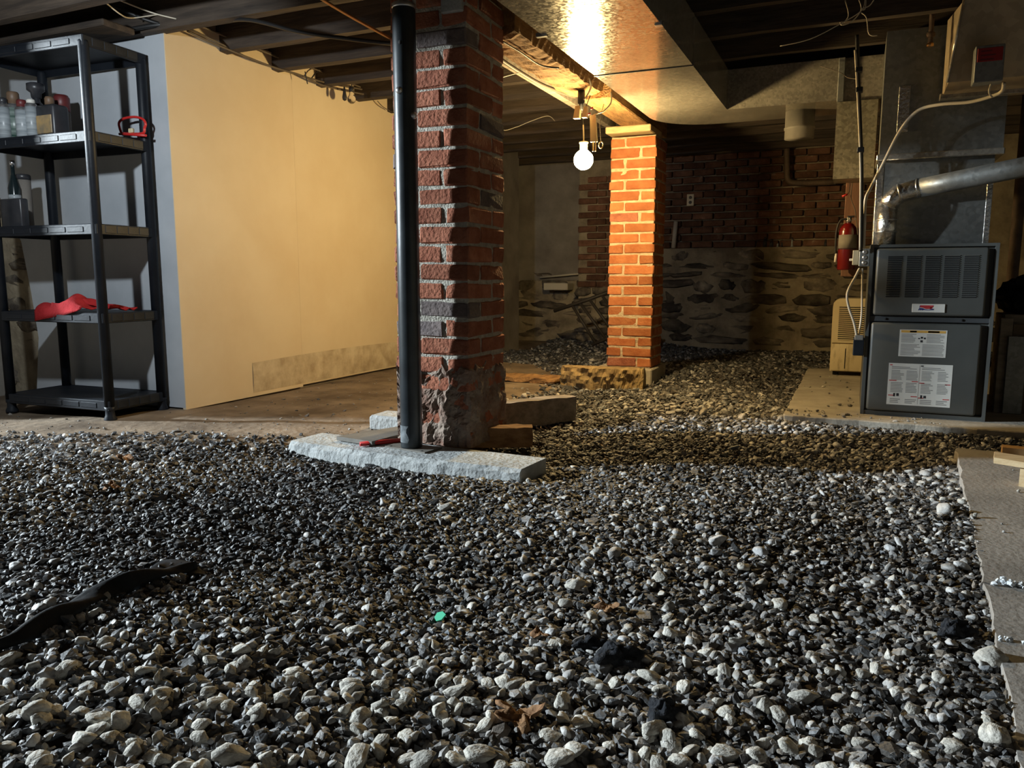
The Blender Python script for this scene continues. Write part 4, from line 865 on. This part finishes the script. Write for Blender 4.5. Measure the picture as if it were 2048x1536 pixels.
cable('beam_cable', [P(1003,82,Z=bmz-.012), P(1040,104,Z=bmz-.012), P(1080,130,Z=bmz-.012), P(1118,136,Z=bmz-.012)], 0.004, 'cable_black', 'thin black cable stapled beneath the rough beam', seg=6)
cable('duct_cable', [P(1160,132,Y=4.05), P(1172,148,Y=4.08), P(1182,172,Y=4.12), P(1172,195,Y=4.14), P(1165,200,Y=4.15)], 0.005, 'cable_white', 'pale cable looping from the duct edge to the lamp holder', seg=8)
cable('thin_wire', [P(960,215,Y=5.378), P(1000,258,Y=5.4), P(1030,255,Y=5.5), P(1060,243,Y=5.5), P(1095,232,Y=5.60), Vector((P(1110,225,Y=5.7).x,5.70,1.876))], 0.0025, 'cable_white', 'thin pale wire strung behind the front pillar', 'wire', seg=5)
cable('thin_wire', [P(1000,156,X=-1.42), P(1020,150,X=-1.45), P(1040,145,X=-1.5)], 0.0022, 'cable_white', 'short pale wire at the top right of the front pillar', 'wire', seg=5)

# ================================================================ CABLES ALONG THE LEFT WALL
XW = WX+0.05
labs = ['uppermost grey cable strung along the joist ends', 'second grey cable strung along the joist ends', 'lowest sagging grey cable along the cream wall top']
for i, pts in enumerate([[(330,22),(400,52),(450,72),(520,100),(560,116),(640,142),(700,166),(775,196)],
                         [(380,58),(450,92),(505,120),(560,138),(650,165),(720,178),(775,192)],
                         [(375,62),(430,88),(540,132),(600,150),(650,172),(735,190)]]):
    cable('wall_cable', [P(u,v,X=XW+.012*i) for u,v in pts], 0.0055, 'cable', labs[i], group='cables along the left wall', seg=7)
cable('ceiling_cable', [P(200,2,X=-3.4), P(245,20,X=-3.3), P(300,42,X=-3.2), P(345,50,X=-3.12), P(430,44,X=-2.9), P(500,40,X=-2.6), P(600,64,X=-2.3), P(700,78,X=-2.05), P(772,86,X=-1.9), P(800,88,X=-1.80)], 0.009, 'cable_black', 'black cable hanging below the joists across the cream wall', seg=8)
cable('ceiling_cable', [P(205,0,Y=2.6), P(240,28,Y=2.7), P(262,36,Y=2.8), P(310,30,Y=2.9), P(345,26,Y=2.95), P(400,42,Y=3.0)], 0.0032, 'cable_white', 'thin pale wire at the top left above the shelf unit', 'wire', seg=6)
cable('ceiling_cable', [P(238,0,Y=2.75), P(300,24,Y=2.85), P(345,36,Y=2.9), P(392,46,Y=3.0)], 0.0035, 'cable_white', 'pale wire crossing above the shelf unit corner', 'wire', seg=6)
cable('black_pipe', [P(60,92,Y=2.75), P(210,68,Y=2.85), P(300,52,Y=2.9), P(345,48,Y=2.95)], 0.012, 'cable_black', 'black pipe passing over the top of the shelf unit', 'pipe', seg=8)
cable('copper_pipe', [P(640,-4,Y=2.6), P(700,32,Y=2.75), P(812,94,Y=3.02)], 0.0065, 'copper', 'bright copper pipe slanting down behind the front pillar', 'pipe', seg=10)
cable('wire_loop', [P(600,150,X=XW), P(620,158,X=XW), P(632,145,X=XW), P(650,137,X=XW)], 0.004, 'cable_black', 'short black wire loop under the third joist', 'wire', seg=6)
cable('wire_end', [P(610,143,X=XW+.05), P(615,168,X=XW+.05)], 0.0035, 'cable_black', 'short wire end pointing down over the cream wall', 'wire', seg=6)
cable('wire_end', [P(755,202,X=XW), P(765,213,X=XW), P(780,222,X=XW)], 0.003, 'cable', 'thin wire dropping behind the front pillar', 'wire', seg=6)
q = P(703,196,X=XW+.1); bb = thing('clear_bulb', q, 'unlit clear bulb hanging below the joists', 'light bulb')
MB().lathe(q, [(0.003,-0.034)]+[(0.028*math.cos(a), -0.008+0.028*math.sin(a)) for a in [(-70+i*20)*math.pi/180 for i in range(7)]]+[(0.013,0.030),(0.012,0.036)], 16).build('globe', K['glass'], bb)
MB().lathe(q+Vector((0,0,.036)), [(0.012,0),(0.016,0.006),(0.016,0.03),(0.005,0.034)], 12).build('socket', K['rubber'], bb)
MB().tube(spl([q+Vector((0,0,.068)), q+Vector((.008,0,.11)), q+Vector((-.01,0,.15)), q+Vector((0,0,.20))],4), 0.004, 6).build('cord', K['cable_black'], bb)
q = P(689,188,X=XW+.08); o = MB().lathe(q, [(0.003,-.042),(0.012,-.036),(0.015,-.02),(0.011,0.0),(0.008,.02),(0.004,.045)], 10).build('tag_weight', K['rubber']); tag(o, 'dark drop shaped pull weight next to the clear bulb', 'pull weight')
o = MB().hexa([P(694,148,Y=4.2),P(716,162,Y=4.2),P(716,162,Y=4.22),P(694,148,Y=4.22)],[P(680,134,Y=4.2),P(700,128,Y=4.2),P(700,128,Y=4.22),P(680,134,Y=4.22)]).build('brace_offcut', K['timber']); tag(o, 'short slanted wood brace nailed between the joists', 'wood block')

# ================================================================ BACK WALL THINGS
wo = thing('wall_outlet', P(1381,400,Y=BY+.02), 'ivory duplex wall outlet on the dark back wall', 'outlet'); q = wo.location
MB().rbox(q+Vector((-.036,-.008,-.058)), q+Vector((.036,.0,.058)), 0.003).build('cover_plate', K['ivory'], wo)
for dz in (-.024,.024): MB().lathe(q+Vector((0,-.009,dz)), [(0.016,0),(0.016,0.003)], 12, axis='Y').build('socket', K['slate'], wo)
a, b = P(1347,496,Y=BY-.03), P(1352,443,Y=BY-.03); tag(MB().tube([a,b], 0.022, 12).build('pipe_sleeve', K['pvc']), 'short pale pipe sleeve on the back wall beside the orange pillar', 'pipe')
tag(MB().tube(spl([P(1574,262,Y=7.9),P(1574,340,Y=7.9),P(1578,362,Y=7.9),P(1600,366,Y=7.9),P(1672,364,Y=7.9)],5), 0.028, 12).build('wall_pipe', K['ironpipe']), 'dark iron pipe with a bend on the brick wall', 'pipe')
for i, (u, wpx, vt, mt, lab) in enumerate([(1530,9,474,'candark','tall black jar at the left of the brick ledge'),(1543,9,478,'candark','second black jar on the brick ledge'),(1555,5,483,'canwhite','tiny white bottle right of the black jars on the ledge'),(1564,5,480,'candark','slim dark bottle mid row on the brick ledge'),(1584,6,475,'canwhite','white and black bottle at the right of the ledge row'),(1651,6,479,'candark','lone dark bottle on the ledge toward the extinguisher')]):
    q = P(u,490,Y=BY+.03); R = wpx/2/1538*7.6*.95; H = P(u,vt,Y=BY+.03).z-0.986
    t = thing('ledge_bottle', (q.x,BY+.03,0.986), lab, 'bottle', 'small bottles on the brick ledge')
    MB().lathe((q.x,BY+.03,0.986), [(R,0),(R,H*.62),(R*.5,H*.72),(R*.5,H*.76)], 12).build('body', K[mt], t); MB().lathe((q.x,BY+.03,0.986+H*.76), [(R*.6,0),(R*.6,H*.24)], 10).build('cap', K['candark'], t)
rk = thing('iron_rack', P(1185,690,Z=0.0), 'dark iron rack of slanted bars leaning behind the orange pillar', 'rack')
yk = 6.9; MB().tube([P(1108,622,Y=yk), P(1165,603,Y=yk), P(1235,578,Y=yk)], 0.017, 8).build('top_rail', K['charred'], rk)
for (u0,v0,u1,v1) in ((1145,612,1192,688),(1160,606,1215,682),(1180,600,1232,672),(1205,592,1250,660)):
    a = P(u0,v0,Y=yk); b = P(u1,v1,Y=yk); b = a+(b-a)*((a.z+.02)/(a.z-b.z+1e-6)) if False else b
    MB().tube([a,b], 0.014, 8).build('bar', K['charred'], rk)
MB().tube([P(1185,690,Y=yk), P(1262,655,Y=yk)], 0.016, 8).build('bottom_rail', K['charred'], rk)
a, b = P(1080,555,Y=7.9), P(1165,547,Y=7.9); tag(MB().tube([a,b], 0.010, 8).build('thin_rod', K['pvc']), 'thin pale rod resting on the stone ledge behind the bulb', 'rod')
a, b = P(1092,580,Y=7.86), P(1140,566,Y=7.86); tag(MB().rbox((a.x,7.78,a.z),(b.x,7.97,b.z),0.008).build('stone_scrap', K['pvc']), 'pale flat scrap lying on the stone wall ledge', 'scrap')

# ================================================================ LUMBER ON THE RIGHT SLAB
p = [P(1988,915,Z=0.075), P(2120,925,Z=0.075), P(2120,905,Z=0.075), P(1988,903,Z=0.075)]
p = [Vector((0.464,3.004,0.070)), Vector((1.06,2.72,0.070)), Vector((1.10,2.82,0.070)), Vector((0.479,3.110,0.070))]
tag(MB().hexa(p, [v+Vector((0,0,.020)) for v in p]).build('pine_board', K['pine']), 'pale new pine board lying across the right slab edge', 'board')
p = [Vector((0.540,2.995,0.0)), Vector((0.63,2.955,0.0)), Vector((0.66,3.00,0.0)), Vector((0.565,3.045,0.0))]
tag(MB().hexa(p, [v+Vector((0,0,.069)) for v in p]).build('pine_block', K['pine']), 'short pine block propping the pale board', 'wood block')
p = [Vector((0.565,3.49,0.0)), Vector((1.3,3.40,0.0)), Vector((1.3,3.46,0.0)), Vector((0.57,3.55,0.0))]
tag(MB().hexa(p, [v+Vector((0,0,.035)) for v in p]).build('pine_board', mat('orange_pine', (0.50,0.28,0.11), (0.62,0.38,0.17), scale=4, rough=0.6, stretch=(2,8,8))), 'narrow orange pine strip behind the pale board', 'board')

# ================================================================ GRAVEL
def ground1(x, y): return float(ground(np.array([x]), np.array([y]))[0])
def G(u, v, up_=0.0):
    z = -0.04
    for _ in range(5): q = P(u, v, Z=z+up_); z = ground1(q.x, q.y)
    return Vector((q.x, q.y, z+up_))
PHI = (1+5**.5)/2
ico_v = np.array([(-1,PHI,0),(1,PHI,0),(-1,-PHI,0),(1,-PHI,0),(0,-1,PHI),(0,1,PHI),(0,-1,-PHI),(0,1,-PHI),(PHI,0,-1),(PHI,0,1),(-PHI,0,-1),(-PHI,0,1)], float); ico_v /= np.linalg.norm(ico_v[0])
ico_f = np.array([(0,11,5),(0,5,1),(0,1,7),(0,7,10),(0,10,11),(1,5,9),(5,11,4),(11,10,2),(10,7,6),(7,1,8),(3,9,4),(3,4,2),(3,2,6),(3,6,8),(3,8,9),(4,9,5),(2,4,11),(6,2,10),(8,6,7),(9,8,1)])
def subdiv(v, f):
    v = v.tolist(); cache = {}; out = []
    def mid(a, b):
        k = (min(a,b), max(a,b))
        if k not in cache:
            m_ = (np.array(v[a])+np.array(v[b]))/2; v.append((m_/np.linalg.norm(m_)).tolist()); cache[k] = len(v)-1
        return cache[k]
    for a, b, c in f:
        d, e, g = mid(a,b), mid(b,c), mid(c,a); out += [(a,d,g),(b,e,d),(c,g,e),(d,e,g)]
    return np.array(v), np.array(out)
ico2_v, ico2_f = subdiv(ico_v, ico_f)
def variants(base, n, amp, boxy, chops=3):
    out = []
    for i in range(n):
        v = base.copy(); v = np.sign(v)*np.abs(v)**boxy
        for _ in range(chops):
            d = rng.normal(size=3); d /= np.linalg.norm(d); k = rng.uniform(.42,.78); h = v@d     # chop flat facets
            v = v - np.outer(np.maximum(h-k,0)*0.93, d)
        v = v*(1+rng.normal(0, amp, (len(v),1))) + rng.normal(0, amp*.5, v.shape); out.append(v)
    return out
chipV = variants(ico_v, 24, 0.13, 0.9); pebV = variants(ico2_v, 16, 0.035, 0.85, 9)
def rots(n, tilt):
    yaw = rng.uniform(0, 2*np.pi, n); ax = rng.normal(0, tilt, n); ay = rng.normal(0, tilt, n)
    cz, sz = np.cos(yaw), np.sin(yaw); cx, sx = np.cos(ax), np.sin(ax); cy, sy = np.cos(ay), np.sin(ay)
    Z = np.zeros((n,3,3)); Z[:,0,0]=cz; Z[:,0,1]=-sz; Z[:,1,0]=sz; Z[:,1,1]=cz; Z[:,2,2]=1
    X = np.zeros((n,3,3)); X[:,0,0]=1; X[:,1,1]=cx; X[:,1,2]=-sx; X[:,2,1]=sx; X[:,2,2]=cx
    Y = np.zeros((n,3,3)); Y[:,1,1]=1; Y[:,0,0]=cy; Y[:,0,2]=sy; Y[:,2,0]=-sy; Y[:,2,2]=cy
    return X@Y@Z
def scatter(dens, lo=0.55, hi=99):
    """random points on the gravel that the camera, or one a step aside, could see"""
    X0, X1, Y0, Y1 = -7.0, 1.6, 0.25, 8.0
    n = int(dens*(X1-X0)*(Y1-Y0)); x = rng.uniform(X0,X1,n); y = rng.uniform(Y0,Y1,n)
    d = fw[0]*x+fw[1]*y; s = rt[0]*x+rt[1]*y; dist = np.hypot(x,y)
    ok = (d > 0.3) & (np.abs(s) < 0.70*d+0.35) & (dist > lo) & (dist <= hi)
    ok &= (poly_sd(x,y,FSLAB) > 0.0) & (poly_sd(x,y,RSLAB) > -0.01)
    x, y = x[ok], y[ok]; sd = poly_sd(x,y,DIRT); k = rng.random(len(x)) < smooth(-0.16, 0.05, sd)
    k &= ~((x > -2.18) & (x < -1.09) & (y > 2.56) & (y < 2.76)) & ~((x > -1.73) & (x < -1.42) & (y > 2.74) & (y < 3.06)) & ~((x > -1.6) & (x < -1.25) & (y > 5.15) & (y < 5.5))
    k &= ~((y > 7.2) & (x < -3)); return x[k], y[k]
acc_v, acc_f, acc_c, acc_s = [], [], [], []; nv = 0
def emit(x, y, z, sx, sy, sz, tilt, V, Fc, col, smooth_):
    global nv
    n = len(x)
    if n == 0: return
    R = rots(n, tilt); which = rng.integers(0, len(V), n); VV = np.stack(V)[which]
    VV = VV*np.stack([sx,sy,sz],-1)[:,None,:]; VV = np.einsum('nij,nkj->nki', R, VV)
    VV += np.stack([x,y,z],-1)[:,None,:]; k = VV.shape[1]
    acc_v.append(VV.reshape(-1,3)); acc_f.append((Fc[None]+ (nv+np.arange(n)*k)[:,None,None]).reshape(-1,3))
    acc_c.append(np.repeat(col, k, 0)); acc_s.append(np.full(n*len(Fc), smooth_)); nv += n*k
def palepatch(x, y):   # where pale stones gather; the patch by the bulb paints in its light
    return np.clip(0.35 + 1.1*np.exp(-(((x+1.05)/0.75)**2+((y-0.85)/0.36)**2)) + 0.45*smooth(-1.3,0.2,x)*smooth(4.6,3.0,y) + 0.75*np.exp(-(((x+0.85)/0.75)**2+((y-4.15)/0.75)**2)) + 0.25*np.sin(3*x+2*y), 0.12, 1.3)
LITTER = [(G(u,v), rr) for u, v, rr in ((1235,1318,.05),(1185,1292,.035),(1330,1430,.04),(1912,1262,.04),(1038,1428,.05),(880,1233,.03),(1215,1212,.03))] + [(G(u,v), .045) for u, v in ((0,1305),(60,1272),(110,1243),(160,1215),(210,1190),(270,1170),(330,1152))]
def clear_of_litter(x, y):
    k = np.ones(len(x), bool)
    for q, rr in LITTER: k &= np.hypot(x-q.x, y-q.y) > rr
    return k
for lo, hi, dens, size in ((0.55,2.7,8200,0.0080),(2.7,4.2,5400,0.0092),(4.2,6.0,3200,0.0112),(6.0,9.5,1700,0.015)):
    x, y = scatter(dens, lo, hi); n = len(x); s = size*rng.lognormal(0, 0.30, n)
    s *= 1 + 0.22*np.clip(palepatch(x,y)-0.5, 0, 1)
    z = ground(x,y) + rng.uniform(-0.006, 0.009, n)
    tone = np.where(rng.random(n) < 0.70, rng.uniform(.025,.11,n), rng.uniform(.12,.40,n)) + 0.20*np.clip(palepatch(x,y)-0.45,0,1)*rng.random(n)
    warm = rng.normal(0.0, 0.05, n) + 0.05*smooth(-1.4, 0.0, x)
    col = np.stack([tone*(1+warm), tone*1.0, tone*(1-warm*1.1), np.ones(n)], -1)
    emit(x, y, z, s*rng.uniform(.9,1.5,n), s*rng.uniform(.75,1.05,n), s*rng.uniform(.38,.7,n), 0.40, chipV, ico_f, col, False)
x = rng.uniform(-4.6,-1.7,1500); y = rng.uniform(1.9,5.6,1500); k = (poly_sd(x,y,DIRT) < -0.05) & (x > WX+0.02+(y < WY)*-2) & (x < -1.75); k &= ~((y > WY-0.42) & (x < -3.2)); x, y = x[k], y[k]; n = len(x); s = 0.0042*rng.lognormal(0,.45,n)
tone = rng.uniform(.05,.30,n); emit(x, y, ground(x,y)+s*.2, s*1.3, s, s*.6, 0.3, chipV, ico_f, np.stack([tone*1.1,tone,tone*.85,np.ones(n)],-1), False)
x = -0.28+rng.random(70)**1.5*0.75; y = rng.uniform(4.12,4.28,70); y[:30] = rng.uniform(4.12,6.0,30); x[:30] = rng.uniform(-0.29,0.03,30); n = 70; s = 0.006*rng.lognormal(0,.4,n)
tone = rng.uniform(.15,.5,n); emit(x, y, s*.45, s*1.3, s, s*.7, 0.3, chipV, ico_f, np.stack([tone*1.05,tone,tone*.9,np.ones(n)],-1), False)
x = rng.uniform(0.40,1.2,26); y = rng.uniform(1.2,3.5,26); n = 26; s = 0.0045*rng.lognormal(0,.4,n); tone = rng.uniform(.25,.6,n); emit(x, y, s*.45, s*1.3, s, s*.7, 0.3, chipV, ico_f, np.stack([tone,tone,tone*.95,np.ones(n)],-1), False)
big = []
for lo, hi, dens, size in ((0.55,2.7,800,0.0115),(2.7,4.6,560,0.0115),(4.6,8.0,150,0.015)):
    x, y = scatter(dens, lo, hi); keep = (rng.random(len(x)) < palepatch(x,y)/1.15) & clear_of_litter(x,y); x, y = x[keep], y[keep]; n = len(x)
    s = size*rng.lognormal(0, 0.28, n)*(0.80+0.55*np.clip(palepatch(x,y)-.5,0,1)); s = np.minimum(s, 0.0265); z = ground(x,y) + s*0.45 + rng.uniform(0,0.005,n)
    tone = rng.uniform(.36,.68,n); warm = rng.uniform(0,.10,n)
    col = np.stack([tone*(1+warm*.6), tone, tone*(1-warm*1.3), np.ones(n)], -1)
    ax = (s*rng.uniform(1.0,1.5,n), s*rng.uniform(.8,1.1,n), s*rng.uniform(.55,.85,n))
    d = fw[0]*x+fw[1]*y-fw[2]*0.7; u = 1024+FPX*(rt[0]*x+rt[1]*y)/d
    if lo < 1:
        vis = (np.abs(u-1024) < 1030) & (np.hypot(x,y) > 1.0); score = np.where(vis, s/d, 0); order = np.argsort(-score)[:290]
        mask = np.zeros(n,bool); mask[order] = True; mask &= score > 0
        big = list(zip(x[mask], y[mask], z[mask], ax[0][mask], ax[1][mask], ax[2][mask])); k = ~mask
    else: k = np.ones(n,bool)
    emit(x[k], y[k], z[k], ax[0][k], ax[1][k], ax[2][k], 0.3, pebV if lo < 3 else chipV, ico2_f if lo < 3 else ico_f, col[k], lo < 3)
V = np.concatenate(acc_v).astype(np.float32); Fc = np.concatenate(acc_f).astype(np.int32); Cc = np.concatenate(acc_c).astype(np.float32); Sm = np.concatenate(acc_s)
me = bpy.data.meshes.new('gravel'); me.vertices.add(len(V)); me.vertices.foreach_set('co', V.ravel())
me.loops.add(len(Fc)*3); me.loops.foreach_set('vertex_index', Fc.ravel()); me.polygons.add(len(Fc))
me.polygons.foreach_set('loop_start', np.arange(0, len(Fc)*3, 3, dtype=np.int32)); me.polygons.foreach_set('use_smooth', Sm)
ca = me.color_attributes.new('Col', 'FLOAT_COLOR', 'POINT'); ca.data.foreach_set('color', Cc.ravel()); me.update(calc_edges=True); me.materials.append(K['gravel'])
go = link(bpy.data.objects.new('gravel', me)); tag(go, 'loose grey gravel covering most of the basement floor', 'gravel', kind='stuff')
print('gravel tris', len(Fc), 'pebbles', len(big))
# the larger pale pebbles one can pick out, each an object of its own
pebs = []
for v in pebV[:10]:
    me = bpy.data.meshes.new('pebble'); me.from_pydata(v.tolist(), [], ico2_f.tolist()); me.polygons.foreach_set('use_smooth', [True]*len(ico2_f)); me.materials.append(K['pebble']); pebs.append(me)
for x, y, z, a, b, c in big:
    o = bpy.data.objects.new('pebble', random.choice(pebs)); COL.objects.link(o); o.location = (x,y,z); o.scale = (a,b,c)
    o.rotation_euler = (random.gauss(0,.28), random.gauss(0,.28), random.uniform(0,6.28))
    d_ = fw[0]*x+fw[1]*y-fw[2]*(0.7-z); uu = 1024+FPX*(rt[0]*x+rt[1]*y)/d_
    zone = 'on the left foreground gravel' if uu < 700 else 'on the middle foreground gravel' if uu < 1400 else 'on the right foreground gravel'
    tag(o, 'larger pale pebble '+zone, 'pebble', 'larger pale pebbles '+zone)
def rock(u, v, s, label, z=None, mt='pebble'):
    q = G(u,v) if z is None else P(u,v,Z=z); o = bpy.data.objects.new('stone', pebs[random.randrange(10)]); COL.objects.link(o); o.location = q+Vector((0,0,s[2]*.8)); o.scale = s; o.rotation_euler.z = random.uniform(0,6); tag(o, label, 'stone')
rock(1975,1330,(0.036,0.028,0.020),'big pale stone by the edge of the right slab')
rock(1950,1035,(0.010,0.009,0.009),'small dark pebble lying alone on the right slab', 0.0)
rock(2036,985,(0.008,0.007,0.007),'tiny pebble on the right slab below the pine block', 0.0)
rock(1615,832,(0.014,0.010,0.008),'white pebble on the front edge of the furnace pad', 0.0)
rock(1648,775,(0.016,0.012,0.009),'pale stone on the furnace pad near the dehumidifier', 0.0)

# ================================================================ LITTER ON THE GRAVEL
pts = [G(u,v,0.012) for u,v in ((-40,1318),(30,1290),(110,1243),(160,1215),(210,1190),(270,1170),(330,1152),(395,1138))]; sp_ = spl(pts,4)
def ribbon(u, v):
    i = min(int(u*(len(sp_)-1)), len(sp_)-2); f = u*(len(sp_)-1)-i; q = sp_[i].lerp(sp_[i+1], f); d = (sp_[i+1]-sp_[i]).normalized(); s = Vector((-d.y,d.x,0))
    wd = 0.055*math.sin(math.pi*min(1,max(.04,u*0.96+.02)))**.6
    return q + s*((v-.4)*wd) + Vector((0,0,0.016*math.sin(v*math.pi)*(1+.4*math.sin(11*u)) + 0.006*math.sin(17*u+4*v) + 0.012*v))
tag(MB().grid(ribbon, 40, 8).build('plastic_strip', K['blacksheet'], solid=0.002), 'long strip of black plastic sheet lying on the gravel', 'plastic')
q0 = G(335,1140)
def tri(u, v): a = G(285+u*130, 1152-28*math.sin(math.pi*u)*v, 0.008); return a+Vector((0,0,0.012*v*math.sin(math.pi*u)+.004*math.sin(9*u)))
tag(MB().grid(tri, 14, 4).build('plastic_scrap', K['blacksheet'], solid=0.002), 'small black plastic scrap above the long strip', 'plastic')
q = G(880,1233,0.020); hx = [(0.014*math.cos(a)+random.uniform(-.002,.002), 0.013*math.sin(a)) for a in [i*math.pi/3 for i in range(6)]]
M_ = Matrix.Translation(q) @ Matrix.Rotation(YAW,4,'Z') @ Matrix.Rotation(math.radians(28),4,'X') @ Matrix.Rotation(math.radians(-22),4,'Y'); mb = prism(hx, -.002, .002); mb.v = [tuple(M_ @ Vector(p)) for p in mb.v]
tag(mb.build('green_chip', K['green']), 'small bright green plastic chip on the gravel', 'plastic')
def clump(name, u, v, sx, sy, sz, mt, label, cat, seed, up_=0.012):
    q = G(u,v,up_); r = random.Random(seed); ph = [r.uniform(0,6) for _ in range(6)]
    def f(a, b):
        a_, b_ = a*2*math.pi, b*math.pi; s = 1+.22*math.sin(3*a_+ph[0]+2*b_)+.16*math.sin(5*a_-3*b_+ph[1])+.10*math.sin(8*b_+ph[2])
        l = Vector((sx*s*math.sin(b_)*math.cos(a_), sy*s*math.sin(b_)*math.sin(a_), sz*s*math.cos(b_)*(1 if b_ < 1.57 else .4))); l.rotate(Matrix.Rotation(YAW+ph[3]*.1,3,'Z')); return q+l
    tag(MB().grid(f, 28, 14).build(name, K[mt]), label, cat)
clump('dark_rag', 1235,1318,0.046,0.034,0.024,'darkcloth','crumpled dark rag on the gravel in the foreground','cloth',1)
clump('dark_rag_tail', 1185,1290,0.034,0.016,0.014,'darkcloth','thin twisted dark scrap left of the crumpled rag','cloth',4)
clump('dark_glove', 1330,1430,0.030,0.024,0.022,'darkcloth','small dark cloth ball near the bottom of the picture','cloth',2)
clump('grey_rag', 1912,1262,0.034,0.026,0.018,'darkcloth','grey cloth scrap among stones by the right slab','cloth',3)
def leafmesh(u, v, s, label, seed, rz):
    q = G(u,v,0.020); r = random.Random(seed); n = 22; k = [1+.42*math.cos(5*2*math.pi*i/n)*(1 if i % 2 else .6)+r.uniform(-.15,.15) for i in range(n)]
    def f(a, b):
        i = a*n; j = int(i) % n; t = i-int(i); rr = (k[j]*(1-t)+k[(j+1)%n]*t)*s*b; an = a*2*math.pi+rz
        return q+Vector((rr*math.cos(an), rr*.75*math.sin(an), s*.40*b*b*math.sin(an*2+seed)+s*.22*math.sin(b*7+an*3)*b))
    tag(MB().grid(f, 44, 5).build('dry_leaf', K['leaf'], solid=0.0008), label, 'leaf')
leafmesh(1038,1428,0.040,'curled brown dry leaf at the bottom middle of the gravel',1,0.3)
leafmesh(1215,1212,0.024,'small tan dry leaf among the stones',2,1.1)
leafmesh(1080,1268,0.018,'tiny reddish leaf scrap left of the dark rag',3,2.0)
leafmesh(222,972,0.028,'tan leaf scrap on the gravel before the shelf unit',4,0.8)
leafmesh(250,915,0.030,'tan leaf scrap at the edge of the dirt',5,0.4)
def crumbs(u, v, n, spread, sz, label, z=None):
    q = P(u,v,Z=0.0) if z is None else z; m = MB(); r = random.Random(u)
    for i in range(n):
        p = q+Vector((r.gauss(0,spread), r.gauss(0,spread*.5), r.uniform(0,sz))); vv = chipV[r.randrange(24)]*sz*r.uniform(.5,1.1); m.add((vv+np.array([p.x,p.y,sz*.5+r.uniform(0,sz*.6)])).tolist(), ico_f.tolist())
    tag(m.build('foam_crumbs', K['crystal']), label, 'crumbs', kind='stuff')
crumbs(2018,1170,34,0.016,0.007,'pile of white crumbs on the right slab'); crumbs(2010,1282,9,0.010,0.005,'few white crumbs on the lower right slab')
